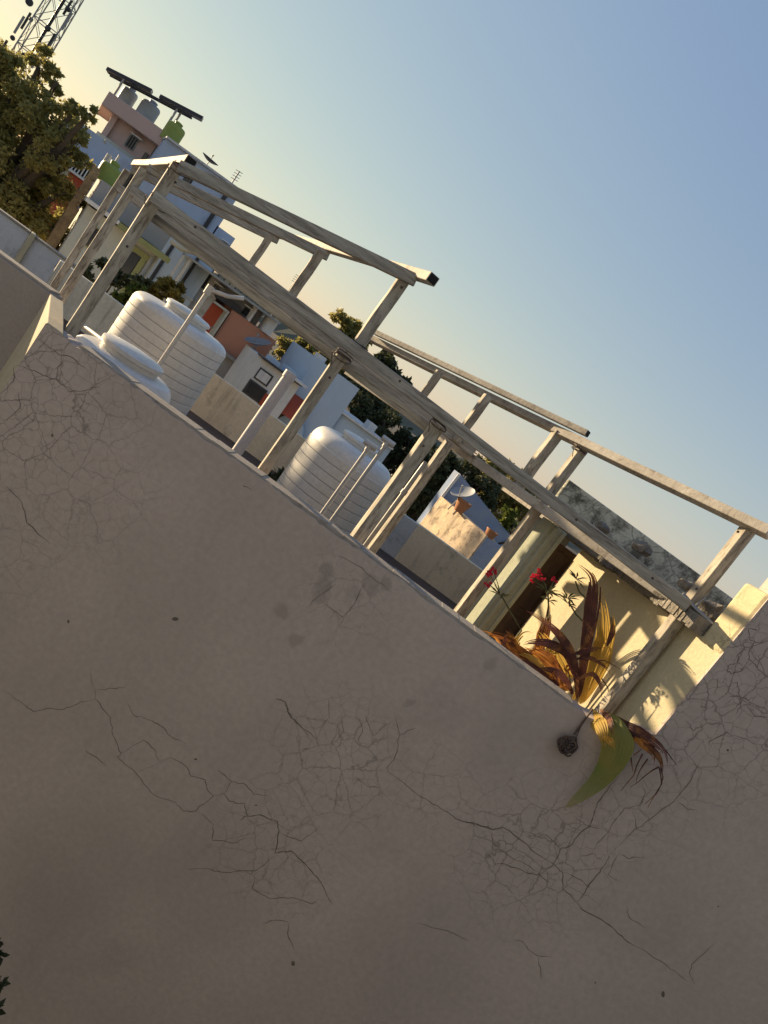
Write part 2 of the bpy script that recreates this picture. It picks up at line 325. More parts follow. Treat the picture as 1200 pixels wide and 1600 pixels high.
M['ground'] = mat('dusty_ground', (0.14, 0.11, 0.08), (0.09, 0.07, 0.05), 0.2, spots=0.3)
M['hill'] = mat('scrub_hill', (0.13, 0.12, 0.08), (0.09, 0.085, 0.05), 0.02)
M['bark'] = mat('bark', (0.10, 0.075, 0.05), (0.06, 0.045, 0.03), 6, bump=0.6)
M['wire'] = mat('dark_wire', (0.11, 0.075, 0.058), (0.06, 0.042, 0.036), 10, 0.6)
M['leaf'] = leaf_mat('tree_leaves', (0.26, 0.245, 0.085), (0.36, 0.30, 0.10), 0.8, 0.55)
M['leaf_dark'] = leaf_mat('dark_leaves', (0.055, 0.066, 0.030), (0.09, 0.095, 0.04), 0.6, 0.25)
M['leaf_lime'] = leaf_mat('lime_leaves', (0.14, 0.16, 0.03), (0.08, 0.11, 0.025), 2.5, 0.4)
M['leaf_yellow'] = leaf_mat('yellowing_leaves', (0.28, 0.20, 0.04), (0.12, 0.11, 0.03), 3, 0.4)
M['palm_brown'] = leaf_mat('dry_brown_frond', (0.13, 0.05, 0.042), (0.07, 0.03, 0.03), 6, 0.3, veins=7.0, blotch=(0.26, 0.12, 0.05))
M['palm_gold'] = leaf_mat('dry_gold_frond', (0.78, 0.56, 0.14), (0.62, 0.40, 0.09), 6, 0.55, veins=8.0, vein_c=(0.17, 0.08, 0.03))
M['palm_orange'] = leaf_mat('dry_orange_frond', (0.55, 0.26, 0.055), (0.32, 0.12, 0.04), 9, 0.5, veins=6.0, blotch=(0.15, 0.06, 0.03))
M['palm_green'] = leaf_mat('green_frond', (0.20, 0.26, 0.06), (0.36, 0.31, 0.09), 4.5, 0.35, veins=9.0, vein_c=(0.06, 0.085, 0.03))
M['petal'] = leaf_mat('red_petals', (0.55, 0.03, 0.06), (0.45, 0.02, 0.04), 8, 0.3)
M['stem_green'] = leaf_mat('stem_green', (0.08, 0.10, 0.04), (0.11, 0.10, 0.05), 6, 0.2)

# ================================================================== THE SETTING
g = MB(); n = 48
g.add([(math.cos(2 * math.pi * k / n) * 3000, math.sin(2 * math.pi * k / n) * 3000, 0) for k in range(n)], [tuple(range(n))])
structure(g.build('ground', M['ground']))
h = MB(); pr = [(-700 + 40 * i, 10 + 26 * math.exp(-((i - 11) / 5.0) ** 2) + 5 * math.sin(i * 1.7) + 10 * math.exp(-((i - 24) / 6.0) ** 2)) for i in range(45)]
for i in range(44):
    (x0, z0), (x1, z1) = pr[i], pr[i + 1]
    h.add([(x0, 1000, -1), (x1, 1000, -1), (x1, 1150, z1), (x0, 1150, z0), (x1, 1500, -1), (x0, 1500, -1)], [(0, 1, 2, 3), (3, 2, 4, 5)])
structure(h.build('distant_hill', M['hill']))

ZF = EYE.z - 1.6                              # terrace floor
YF = 3.75                                     # front plane of the cracked wall
TW = 0.15
hs = thing('terrace_house', 'tall house wall of cracked grey plaster with a flat terrace on top', 'house', (0, YF, 0))
# front wall: low parapet, then the high part on the right
fw = MB()
xl = UV(-601, -72, YF).x; zt = zat(-71.5, YF)
p1 = UV(448, -70, YF); p2 = UV(520, -50, YF); p3 = UV(548, -32, YF); p4 = UV(566, 252, YF); p4.x = p3.x + 0.012
out = [(xl, YF, 0), (9.0, YF, 0), (9.0, YF, 9.6), (p4.x + .62, YF, 9.6), (p4.x, YF, 9.6 - .62 * 0)]
out = [(xl, YF, 0), (9.0, YF, 0), (9.0, YF, p4.z + .25), (p4.x, YF, p4.z + .25), (p3.x, YF, p3.z), (p2.x, YF, p2.z), (p1.x, YF, zt)]
NN = 130
for i in range(NN + 1):                       # slightly uneven top edge
    t = 1 - i / NN; x = xl + (p1.x - 0.02 - xl) * t
    out.append((x, YF, zt + 0.004 * math.sin(x * 7.3) + 0.003 * math.sin(x * 23 + 1) + 0.003 * random.uniform(-1, 1) - (random.uniform(.003, .008) if random.random() < .07 else 0)))
fw.prism(out, (0, TW, 0), 0)
# traced cracks as thin tapering strips lying on the plaster (second material of the same mesh)
def crack(pts, wd=2.4, zz=0.0015, sub=4, jit=1.6):
    q = []
    for i in range(len(pts) - 1):
        for k in range(sub):
            t = k / sub; x = pts[i][0] * (1 - t) + pts[i + 1][0] * t; y = pts[i][1] * (1 - t) + pts[i + 1][1] * t
            q.append((x + (random.uniform(-jit, jit) if k else 0), y + (random.uniform(-jit, jit) if k else 0)))
    q.append(pts[-1]); n_ = len(q); vs = []
    for i, (x, y) in enumerate(q):
        a, b = q[max(i - 1, 0)], q[min(i + 1, n_ - 1)]
        dx, dy = b[0] - a[0], b[1] - a[1]; l = math.hypot(dx, dy) or 1
        t = i / (n_ - 1); ww = wd * 0.36 * (0.25 + 0.75 * min(1, min(t, 1 - t) * 5)) * random.uniform(0.45, 1.15)
        for s in (1, -1):
            p = P(x - dy / l * ww * s, y + dx / l * ww * s, YF); vs.append((p.x, YF - zz, p.z))
    fw.add(vs, [(2 * i, 2 * i + 1, 2 * i + 3, 2 * i + 2) for i in range(n_ - 1)], 1)
def CR(ox, oy, s, lists, wd):
    for l in lists: crack([(ox + a / s, oy + b / s) for a, b in l], wd)
CR(0, 1050, 2.4, [[(340, 0), (342, 30), (358, 70), (355, 100), (415, 170), (425, 240), (455, 305), (440, 320), (515, 385), (570, 455), (660, 490), (690, 522), (735, 520), (800, 465), (775, 430), (770, 405), (715, 390), (700, 355), (640, 320), (575, 350), (520, 370)],
   [(20, 70), (95, 125), (125, 148), (180, 135), (240, 140), (290, 120), (355, 100)], [(840, 455), (870, 410), (815, 365)], [(870, 410), (920, 420), (950, 458), (1010, 465)], [(735, 520), (800, 572), (795, 630), (890, 640), (940, 600)],
   [(1045, 600), (1130, 635), (1200, 575)], [(400, 350), (320, 295)], [(455, 305), (540, 255), (580, 290), (595, 335)], [(480, 120), (500, 160), (560, 180), (600, 200), (640, 240), (700, 270)],
   [(700, 740), (790, 738), (830, 750), (960, 745), (1030, 690)], [(960, 750), (945, 810), (1010, 850), (1100, 845), (1170, 870), (1200, 850)], [(1085, 940), (1080, 990), (1105, 1040)], [(980, 940), (1050, 930), (1085, 940)], [(360, 68), (430, 62), (470, 55)]], 1.3)
CR(0, 1050, 2.4, [[(800, 465), (840, 455), (860, 485), (915, 492), (930, 540), (975, 535), (1040, 560), (1045, 600), (1030, 680), (1090, 670), (1150, 725), (1190, 770), (1235, 855), (1250, 870)], [(930, 540), (900, 555)], [(1035, 100), (1070, 110), (1080, 150), (1110, 190), (1160, 240)]], 2.0)
CR(700, 1100, 2.4, [[(20, 430), (75, 445), (110, 450), (165, 470), (200, 460), (260, 500), (330, 560), (395, 600)], [(175, 600), (215, 600), (290, 630), (345, 640), (380, 670)], [(345, 640), (395, 600), (420, 545), (460, 530), (490, 490), (530, 460), (545, 420), (560, 370), (600, 320), (640, 270)],
   [(395, 600), (430, 630), (430, 690), (485, 745)], [(485, 745), (520, 690), (570, 630), (605, 570)], [(485, 745), (500, 768), (560, 800), (620, 840), (660, 880), (720, 915)]], 2.2)
CR(700, 1100, 2.4, [[(605, 570), (690, 480), (760, 430), (850, 360), (900, 300), (925, 255), (960, 190)], [(720, 915), (790, 960), (850, 1000), (905, 1045)], [(540, 560), (560, 520), (600, 480), (630, 430), (660, 390), (720, 380), (740, 330), (725, 290)], [(420, 545), (380, 500), (340, 485), (300, 500)],
   [(470, 420), (500, 440), (530, 460), (580, 475)], [(490, 570), (540, 560), (580, 590)], [(430, 630), (500, 660), (530, 690)], [(-120, 820), (0, 850), (40, 870), (75, 885)], [(240, 880), (280, 890), (300, 920), (340, 945), (390, 950)], [(340, 950), (350, 1030)], [(670, 760), (680, 800), (740, 840)],
   [(640, 560), (680, 580), (740, 570)], [(165, 470), (165, 520), (230, 570), (290, 600), (345, 640)], [(640, 560), (600, 640), (640, 660)], [(690, 400), (710, 470), (750, 475)], [(1000, 900), (920, 970), (905, 1010), (925, 1050)], [(865, 370), (900, 395), (935, 400)], [(140, 555), (165, 580), (180, 605)]], 1.3)
CR(400, 850, 2.4, [[(75, 580), (110, 590), (130, 650), (190, 700), (240, 740)], [(520, 650), (540, 715), (520, 800), (490, 840), (500, 860)], [(600, 690), (540, 715)], [(490, 850), (560, 900), (620, 950), (680, 980), (750, 1030), (800, 1045), (890, 1070), (940, 1060)],
   [(300, 40), (400, 90), (440, 130), (510, 180)], [(190, 240), (240, 190), (300, 150)], [(330, 275), (380, 200), (410, 140)], [(240, 205), (290, 250), (330, 275), (315, 310)], [(365, 870), (420, 910), (470, 915)], [(270, 580), (275, 650), (240, 690)], [(410, 640), (440, 720), (500, 670)], [(300, 740), (330, 700), (320, 650)], [(380, 750), (400, 700), (385, 650)]], 1.2)
CR(0, 450, 2.4, [[(60, 290), (130, 310), (170, 330), (215, 345), (260, 390), (340, 380), (370, 370)], [(215, 345), (215, 300), (240, 270)], [(0, 400), (50, 350), (55, 290)], [(70, 390), (75, 450), (20, 500)], [(150, 190), (220, 250), (270, 260), (330, 310)], [(20, 740), (80, 800), (100, 880), (190, 960)], [(910, 740), (945, 760)]], 1.7)
CR(1000, 880, 5.33, [[(1000, 480), (985, 560), (900, 540), (915, 640), (950, 650), (1000, 660), (1060, 620)], [(915, 640), (860, 660), (870, 720), (810, 760), (820, 830), (855, 860)], [(950, 650), (915, 720), (905, 800), (960, 840), (975, 880), (1067, 950)], [(820, 830), (740, 850), (730, 900), (770, 920), (840, 900), (905, 800)],
   [(655, 960), (620, 1100)], [(740, 1110), (830, 1110), (890, 1140), (960, 1110)], [(760, 1000), (810, 990), (830, 1110), (840, 1180), (800, 1250)], [(880, 1170), (960, 1280), (1067, 1280)], [(500, 1190), (550, 1200), (560, 1150)], [(380, 1310), (440, 1390), (490, 1370), (520, 1330)], [(575, 1520), (580, 1480), (690, 1430), (740, 1390)], [(1067, 700), (1000, 800), (975, 880)], [(720, 1070), (760, 1000)]], 1.7)
# small knocks and pits
for q in ((458, 1505, 3.5, 4), (1036, 1553, 3, 5), (306, 1186, 2, 1.5), (107, 971, 2, 3), (274, 967, 5, 3), (930, 1535, 1.5, 1.5), (1122, 1416, 1.5, 1.2), (82, 680, 2, 3), (400, 1258, 2, 1), (1137, 1172, 2, 2)):
    k_ = 8; fw.add([(lambda p: (p.x, YF - 0.002, p.z))(P(q[0] + q[2] * math.cos(k * .785) * random.uniform(.7, 1.2), q[1] + q[3] * math.sin(k * .785), YF)) for k in range(k_)], [tuple(range(k_))], 1)
fw.build('front_wall', [M['plaster'], M['crack']], hs)
# thin mortar coping along the back edge of the parapet
cpg = MB()
for i in range(30):
    x0 = xl + 0.2 + (p1.x - 0.1 - xl - 0.2) * i / 30; x1 = xl + 0.2 + (p1.x - 0.1 - xl - 0.2) * (i + 1) / 30
    dz = random.uniform(-.002, .003)
    cpg.box(x0, x1, YF + 0.014 + random.uniform(0, .002), YF + TW - 0.004, zt - 0.012, zt + 0.011 + dz)
cpg.build('coping', M['coping'], hs)
# side parapet running back on the left, the recessed wall and the terrace
YB = YF * 205 / 164.0
sd = MB(); e = DN * ((YB - YF) / DN.y - 0.0)
a0 = Vector((xl + .001, YF + .004, 0)); a1 = a0 + e; wv_ = Vector((0.105, 0, 0))
for z0, z1 in ((0, zt + .006),): sd.hexa([a0 + Vector((0, 0, z0)), a0 + wv_ + Vector((0, 0, z0)), a1 + wv_ + Vector((0, 0, z0)), a1 + Vector((0, 0, z0)), a0 + Vector((0, 0, z1)), a0 + wv_ + Vector((0, 0, z1)), a1 + wv_ + Vector((0, 0, z1)), a1 + Vector((0, 0, z1))])
sd.build('side_parapet', mat('ochre_plaster', (0.50, 0.42, 0.29), (0.42, 0.35, 0.24), 4, spots=.3), hs, bevel=0.006)
rw = MB(); rw.box(-7.5, a1.x + 0.004, a1.y + 0.002, a1.y + .16, 0, zt + 0.004)
rw.build('recessed_wall', M['smooth'], hs, bevel=0.006)
cr_ = MB(); cr_.box(-7.5, a1.x - .02, a1.y + 0.02, a1.y + .15, zt + .005, zt + .02); cr_.build('coping', M['coping'], hs)
fl = MB(); YP = 10.2
fl.hexa([(xl + .1, YF + TW, ZF - .2), (9, YF + TW, ZF - .2), (9, 24, ZF - .2), (-10, YP + 5, ZF - .2), (xl + .1, YF + TW, ZF), (9, YF + TW, ZF), (9, YP + .1, ZF), (-6.5, YP + .1, ZF)])
fl = MB(); fl.prism([(xl + .12, YF + TW, ZF), (9, YF + TW, ZF), (9, YP, ZF), (-7.5, YP, ZF), (-7.5, a1.y + .16, ZF), (a1.x + .1, a1.y + .16, ZF)], (0, 0, -.2))
fl.build('terrace_floor', M['floor'], hs)
fp = MB(); fp.rect(-640, -343, None, 21, YP, .12); fp.build('far_parapet', M['far_green'], hs, bevel=.01)
fp = MB(); fp.rect(-343, 17, None, 19.5, YP, .12); fp.build('far_parapet', M['far_beige'], hs, bevel=.01)
fp = MB(); fp.rect(17, 57, None, 15.5, YP, .12); fp.build('far_parapet', M['far_grey'], hs, bevel=.01)
fp = MB(); fp.rect(57, 330, None, 16.5, YP - .02, .14); fp.build('far_parapet', M['far_beige'], hs, bevel=.01)
nb = MB(); YW = 11.0
nb.rect(-1100, -703, None, 27, YW, .14); nb.rect(-693, -600, None, 26, YW, .14)
nbw = nb.build('boundary_wall', M['blue_grey'], loc=UV(-700, 0, YW) * 1.0, bevel=.012)
tag(nbw, 'blue grey stained boundary wall at the left edge below the big tree', 'wall')
jb = MB(); jb.rect(-703, -693, None, 30, YW - .06, .3); jb.build('pilaster', M['cream'], nbw, bevel=.02)  # cream colour stands for the sunlit edge of this rib
jb = MB(); jb.rect(-1100, -704, 27.3, 30, YW - .03, .2); jb.rect(-692, -600, 26.3, 28.6, YW - .03, .2); jb.build('coping', M['coping'], nbw)

# unseen house added behind the camera: its sunlit front bounces warm light back
vh = thing('unseen_bounce_house', 'unseen blue grey house added behind the camera to bounce light onto the cracked wall', 'house', (0, -1.1, 0))
b = MB(); b.box(-14, 14, -7, -1.1, 0, 11.0); b.build('wall', M['near_house'], vh)
b = MB(); b.box(-14, 14, -1.095, 1.05, ZF - .2, ZF); b.build('balcony', M['coping'], vh, bevel=.01)  # run full width to shade the lower cracked wall
b = MB(); b.box(-.45, .45, -1.13, -1.09, ZF, ZF + 2.1); b.build('door', M['door'], vh)
for x in (-3.4, 3.4):
    b = MB(); b.box(x - .6, x + .6, -1.12, -1.08, ZF + .9, ZF + 2.1); o = b.build('window', M['door'], vh)
    b = MB(); b.box(x - .5, x + .5, -1.11, -1.07, ZF + 1.0, ZF + 2.0); b.build('pane', M['glass'], o)

# ------------------------------------------------------------------ rooftop room on the right
rr = thing('rooftop_room', 'rooftop room with sunlit cream side wall and mouldy cracked parapet behind the pergola', 'room', UV(300, -200, 5.0))
A = Vector((p3.x + .01, YF + .006, 0)); slope = (282 * 5.15 / (F * cp + 60 * sp_) - A.x) / (5.15 - A.y)
DW = Vector((slope, 1, 0)); Bq = A + DW * (5.15 - A.y)
zc = EYE.z + 0.005
wl = MB(); off = Vector((0.16, 0.08, 0))
wl.hexa([A + Vector((0, 0, ZF)), A + off + Vector((0, 0, ZF)), Bq + off + Vector((0, 0, ZF)), Bq + Vector((0, 0, ZF)), A + Vector((0, 0, zc)), A + off + Vector((0, 0, zc)), Bq + off + Vector((0, 0, zc)), Bq + Vector((0, 0, zc))])
wl.build('side_wall', M['cream'], rr, bevel=.004)
# high end pier of the side wall
pz = zat(250, YF)
pe = MB(); A2 = A + DW * 0.165
nx = Vector((-0.006, -0.003, 0))
pe.hexa([A + nx + Vector((0, 0, zc - .03)), A + off + Vector((0, 0, zc - .03)), A2 + off + Vector((0, 0, zc - .03)), A2 + nx + Vector((0, 0, zc - .03)), A + nx + Vector((0, 0, pz)), A + off + Vector((0, 0, pz)), A2 + off + Vector((0, 0, pz)), A2 + nx + Vector((0, 0, pz))])
pe.build('end_pier', mat('cracked_cream_pier', (0.60, 0.51, 0.31), (0.52, 0.43, 0.27), 3, cracks=0.9, crack_scale=7, spots=.3), rr, bevel=.02)
# roof slab with a worn edge
rs = MB(); nl = Vector((-DW.y, DW.x, 0)).normalized(); nl = -nl if nl.x > 0 else nl
Ka, Kb = A + DW * .17 + nl * .10, Bq + DW * .1 + nl * .10
NR = 40; top = []; 
for i in range(NR):
    q0 = Ka + (Kb - Ka) * (i / NR) + nl * random.uniform(-.004, .006); q1 = Ka + (Kb - Ka) * ((i + 1) / NR) + nl * random.uniform(-.004, .006)
    b0 = q0 - nl * .5; b1 = q1 - nl * .5; zl = zc + .004 - random.uniform(0, .02)
    rs.hexa([q0 + Vector((0, 0, zl)), b0 + Vector((0, 0, zl)), b1 + Vector((0, 0, zl)), q1 + Vector((0, 0, zl)), q0 + Vector((0, 0, zc + .075)), b0 + Vector((0, 0, zc + .075)), b1 + Vector((0, 0, zc + .075)), q1 + Vector((0, 0, zc + .075))])
rs.build('roof_edge', M['concrete'], rr)
rsl = MB(); rsl.prism([Bq + Vector((-.3, 0, zc + .004)), A + Vector((.1, .3, zc + .004)), Vector((4.5, 4.5, zc + .004)), Vector((4.5, 8.5, zc + .004)), Vector((.9, 8.5, zc + .004))], (0, 0, .06))
rsl.build('roof_slab', M['concrete'], rr)
pp = MB(); Yp = 5.0; pp.rect(205, 640, 143, 211, Yp, .12, d=Vector((-.5, .866, 0))); pp.build('parapet', M['mould'], rr, bevel=.006)
bw = MB(); bw.rect(200, 262, None, 148, 5.6, .03)
bw.build('back_wall', M['teal'], rr)
pl = MB()
q = UV(226, 30, 4.95); rot = math.radians(28)
for (c, hw, hd) in ((0.0, .075, .06), (-.03, .014, .075), (.045, .014, .072)):
    cx = q.x + c * math.cos(rot); cy = q.y + c * math.sin(rot)
    pl.bar((cx, cy, ZF), (cx, cy, zc + .02 - abs(c) * .3), hw * 2, hd * 2, rot)
pl.build('pilaster', M['pale_green'], rr, bevel=.006)
dr = MB(); dr.rect(210, 284, -90, 122, 5.30, .05, d=Vector((0, 1, 0)))
dro = dr.build('door', M['door'], rr, bevel=.004)
dp = MB()
for (v0, v1) in ((-70, -10), (5, 55), (68, 112)): dp.rect(246, 276, v0, v1, 5.285, .02, d=Vector((0, 1, 0)))
dp.build('door_panel', M['door'], dro, bevel=.006)
# loose lumps lying on the ledge
def chunk(px, py, Y, r, label):
    p = P(px, py, Y); bm = bmesh.new(); bmesh.ops.create_icosphere(bm, subdivisions=2, radius=r)
    for v in bm.verts:
        s = 1 + .35 * math.sin(v.co.x * 90 + px) * math.cos(v.co.y * 70 + py) + random.uniform(-.12, .12); v.co *= s; v.co.z *= .8
    for v in bm.verts: v.co.z = max(v.co.z, -r * .45)
    b = MB(); b.add([p + v.co for v in bm.verts], [tuple(v.index for v in f.verts) for f in bm.faces]); bm.free()
    tag(b.build('concrete_chunk', M['concrete'], loc=p), label, 'rubble', 'broken lumps on the rooftop room ledge')
chunk(1106, 958, 4.15, .085, 'largest dark concrete lump beside the right tall post')
chunk(1003, 858, 4.5, .058, 'sunlit topped broken lump at the middle of the ledge')
chunk(1070, 915, 4.25, .045, 'small dark lump directly left of the right tall post')
chunk(940, 824, 4.75, .045, 'brown broken lump on the ledge nearest the far end of the mouldy parapet')
# rotten corrugated sheet along the ledge
sh = MB(); q0 = P(845, 792, 4.85); q1 = P(1068, 952, 4.05); NS = 160
for i in range(NS):
    t0, t1 = i / NS, (i + 1) / NS
    a = q0.lerp(q1, t0); b = q0.lerp(q1, t1); dp0 = .014 + .008 * random.random() + .006 * math.sin(i * .11) + .003 * math.sin(i * .43)
    wv0 = .003 * math.sin(i * .3); wv1 = .003 * math.sin((i + 1) * .3)
    o = Vector((.10, .12, 0))
    sh.hexa([a + Vector((0, wv0, -dp0)), b + Vector((0, wv1, -dp0)), b + o + Vector((0, 0, -.02)), a + o + Vector((0, 0, -.02)), a + Vector((0, wv0, -.006)), b + Vector((0, wv1, -.006)), b + o, a + o])
tag(sh.build('corrugated_sheet', M['sheet'], loc=q0), 'rotten ragged corrugated sheet lying along the ledge under the main beam', 'roof sheet')

# ------------------------------------------------------------------ pergola of weathered square tubes
pg = thing('pergola', 'weathered pergola frame of square whitewashed tubes standing behind the parapet', 'pergola', UV(0, -100, 4.05) * 1.0)
Yn = 4.05; T = 0.066
def member(name, a, b, wd=T, ht=T, rot=0.0, m='steel', cap=None):
    mb = MB(); mb.bow(a, b, wd, ht, rot); o = mb.build(name, M[m], pg, bevel=.005)
    if cap is not None:
        cc = MB(); a_, b_ = Vector(a), Vector(b); t = (b_ - a_).normalized(); e = b_ if cap == 1 else a_; s = t if cap == 1 else -t
        cc.bar(e - s * .01, e + s * .0015, wd * .86, ht * .86, rot); cc.build('tube_end_shade', M['dark_end'], o)  # solid plug coloured as the shade inside the open tube
    return o
def post(u, Y, vtop, rot, wd=T, vbase=None, m='steel'):
    p = UV(u, 60, Y); z0 = ZF if vbase is None else zat(vbase, Y)
    return member('post' if vbase is None else 'upright', (p.x, p.y, z0), (p.x, p.y, zat(vtop, Y)), wd, wd, math.radians(rot), m)
Y2A, Y3A, Y2, Y3 = 5.45, 6.8, 5.33, 6.64
post(-568, Yn, 250, 29); post(-609, Y2A, 213, 29, .064); post(-629, Y3A, 196, 29, .064)
post(-194, Yn, 158, 17, .060); post(-11, Yn, 160, 19, .068); post(465, Yn, 322, 16, .064)
post(19, 5.2, 149, 20, .061); post(190, 4.9, 262, 17, .061)
for u, Y, v0, v1, wd in ((-184, Yn, 187, 321, .064), (-312, Y2, 185, 272, .066), (-390, Y3, 175, 245, .064), (-57, 5.6, 155, 229, .054), (25, 5.2, 155, 243, .057), (145, 5.05, 155, 262, .066)):
    post(u, Y, v1, 18, wd, v0)
# main beams along the front and the frames behind
member('beam', UV(-580, 187, Yn - .075), UV(470, 160, Yn - .075), .05, .062, m='steel2')
member('beam', UV(-575, 161, Yn + .075), UV(-5, 146, Yn + .075), .05, .05, m='steel2')
member('beam', UV(-615, 176, Y2A), UV(60, 158, Y2 - .1), .06, .07, m='steel2')
member('beam', UV(-632, 166, Y3A), UV(-385, 166, Y3), .06, .07, m='steel2')
# sloping rafters
member('rafter', UV(-575, 249, Yn - .07), UV(-172, 322, Yn - .07), .05, .06, m='steel2')
member('rafter', UV(-612, 218, Y2A), UV(-306, 272, Y2), .055, .06, m='steel2')
member('rafter', UV(-632, 201, Y3A), UV(-384, 246, Y3), .055, .06, m='steel2')
# members running back along the plot
member('purlin', UV(-566, 264, 3.98), UV(-634, 211, 7.2), .06, .055, cap=0, m='steel3')
member('purlin', UV(-152, 339, 3.84), UV(-393, 252, 6.75), .06, .05, cap=0, m='steel3')
member('purlin', UV(474 + 34, 328, 3.93), UV(140, 260, 5.08), .055, .058, .35, m='steel3')
member('purlin', UV(186, 286, 4.9), UV(-176, 219, 6.3), .045, .04, cap=0, m='steel3')
member('purlin', UV(142, 262, 5.12), UV(-176, 207, 6.36), .05, .05, .35, m='steel3')
member('purlin', UV(455, 153, 4.12), UV(-174, 144, 6.3), .055, .062, m='steel3')

def tie(u, v, Y, r=.05):
    c = UV(u, v, Y); b = MB()
    for k in range(4):
        tl = random.uniform(-.5, .5); pts = []
        for i in range(15):
            t = 2 * math.pi * i / 14; q = r * (1 / max(abs(math.cos(t)), abs(math.sin(t)))) ** .6
            pts.append(c + Vector((math.cos(t) * q, math.sin(t) * q, math.sin(t + k) * r * tl + (k - 1.5) * .008)))
        b.tube(pts, .0028, 5)
    b.tube([c + Vector((-.03, -r * 1.1, .02)), c + Vector((-.05, -r * 1.4, -.02)), c + Vector((-.02, -r * 1.3, -.07))], .0024, 5)
    b.build('tie_wire', M['wire'], pg, smooth=True)
for q in ((-568, 186, Yn), (-568, 247, Yn), (-184, 186, Yn), (-11, 163, Yn), (465, 160, Yn), (145, 170, 5.05), (190, 259, 4.9), (-194, 160, Yn)): tie(*q)
for (u, v, Y) in ((-566, 225, Yn), (-568, 100, Yn), (-184, 300, Yn), (-11, 120, Yn), (465, 300, Yn), (465, 190, Yn), (-192, 120, Yn), (-500, 187, Yn - .1), (-100, 180, Yn - .1), (250, 167, Yn - .1), (400, 163, Yn - .1)):
    p = UV(u, v, Y - .045); b = MB(); b.lathe(p, [(.007, 0), (.007, .007), (.003, .010)], 8, ax=(0, -1, 0)); b.build('bolt', M['wire'], pg)

# ------------------------------------------------------------------ water tanks on the terrace
def tank(u, Y, r, vtop, z0, label, m='tank', ribs=9, lid=.42, group=None, groove=True, dome=.16, gw=.003):
    cx = UV(u, 20, Y); ztop = zat(vtop, Y); H = ztop - z0
    t = thing('water_tank', label, 'water tank', (cx.x, cx.y, z0), group)
    body = []; sh_ = H * dome; hh = H - sh_
    for i in range(ribs):
        a = hh * i / ribs; b = hh * (i + 1) / ribs; st = b - a
        body += [(r * .991, a + st * .02), (r * .9985, a + st * .07), (r, a + st * .5), (r * .9985, a + st * .93), (r * .991, a + st * .98)]
    for k in range(9):
        th = k / 8 * math.pi / 2; body.append((lid * r + (r * .985 - lid * r) * math.cos(th) ** .42, hh + sh_ * math.sin(th) ** 1.15))
    body = [(r * .9, 0)] + body
    mb = MB(); mb.lathe((cx.x, cx.y, z0), body, 64); bo = mb.build('body', M[m], t, smooth=True, angle=22)
    if groove:
        for i in range(1, ribs):
            gz = hh * i / ribs; gm = MB(); gm.lathe((cx.x, cx.y, z0 + gz), [(r * .97, -gw), (r * .9945, -gw), (r * .9945, gw), (r * .97, gw)], 64)
            gm.build('rib_groove', M['tank_groove'], bo)
    ld = MB(); lr = lid * r
    ld.lathe((cx.x, cx.y, ztop - .01), [(lr * .98, 0), (lr * 1.02, .02), (lr * 1.02, .05), (lr * 1.1, .055), (lr * 1.1, .085), (lr * .98, .10), (lr * .5, .115), (.001, .12)], 40)
    ld.build('lid', M['tank_lid'] if m == 'tank' else M[m], t, smooth=True)
    return t
tank(-427, 8.0, .56, 62, ZF, 'biggest white ribbed water tank with a tall pipe rising in front of it', ribs=11, dome=.075)
tank(-91, 8.7, .545, 58, ZF, 'white ribbed water tank with dark grooves and two thin white pipes in front', ribs=8, dome=.17, gw=.012)
tank(-464, 5.5, .43, -44, ZF, 'small white round topped tank just behind the left parapet', ribs=5, lid=.52, dome=.3)

def pipe(name, label, cat, pts, r, m, parts=()):
    t = thing(name, label, cat, pts[0])
    b = MB(); b.tube(pts, r, 14); b.build('pipe', M[m], t, smooth=True)
    for nm, pp_, rr_ in parts:
        b = MB(); b.tube(pp_, rr_, 14); b.build(nm, M[m], t, smooth=True)
    return t
def col(u, Y, v, z0=None):
    p = UV(u, 20, Y); return Vector((p.x, p.y, zat(v, Y) if z0 is None else z0))
a = col(-421, 7.1, 124)
pipe('water_pipe', 'tall white water pipe with an elbow before the biggest tank', 'pipe', [col(-421, 7.1, 0, ZF), a], .022, 'white_pipe',
     (('elbow', [a - Vector((0, 0, .07)), a + Vector((0, 0, .02))], .036), ('branch', [a - Vector((0, 0, .02)), a + Vector((.18, .0, .03)), a + Vector((.28, .1, .10))], .02)))
for u, v, lab in ((-78, 72, 'shorter thin white pipe before the grooved tank'), (-59, 93, 'taller thin white pipe with a tee on top before the grooved tank')):
    a = col(u, 7.6, v)
    pipe('water_pipe', lab, 'pipe', [col(u, 7.6, 0, ZF), a], .021, 'white_pipe', (('tee', [a + Vector((-.075, 0, 0)), a + Vector((.075, 0, 0))], .032), ('collar', [a - Vector((0, 0, .07)), a - Vector((0, 0, .01))], .03)))
a = col(-243, 6.4, 84)
pipe('vent_pipe', 'thick grey vent pipe standing alone between the two big tanks', 'pipe', [col(-243, 6.4, 0, ZF), a], .049, 'pvc', (('socket', [a - Vector((0, 0, .02)), a + Vector((0, 0, .04))], .056),))
a = col(7, 4.35, 102)
pipe('conduit', 'slim galvanised conduit between the two middle posts', 'pipe', [col(7, 4.35, 0, ZF), a], .014, 'metal_pipe', (('coupling', [col(7, 4.35, 40), col(7, 4.35, 47)], .019),))
pipe('overflow_pipe', 'short white pipe lying behind the small round topped tank', 'pipe', [P(118, 500, 6.6), P(172, 541, 6.0)], .02, 'white_pipe')
pipe('cable_duct', 'grey pipe joining the right post to the sunlit pier', 'pipe', [P(1066, 928, 4.0), P(1085, 950, 3.98), P(1130, 992, 3.92)], .013, 'metal_pipe', (('stay', [P(1080, 952, 3.98), P(1103, 932, 4.02)], .004),))

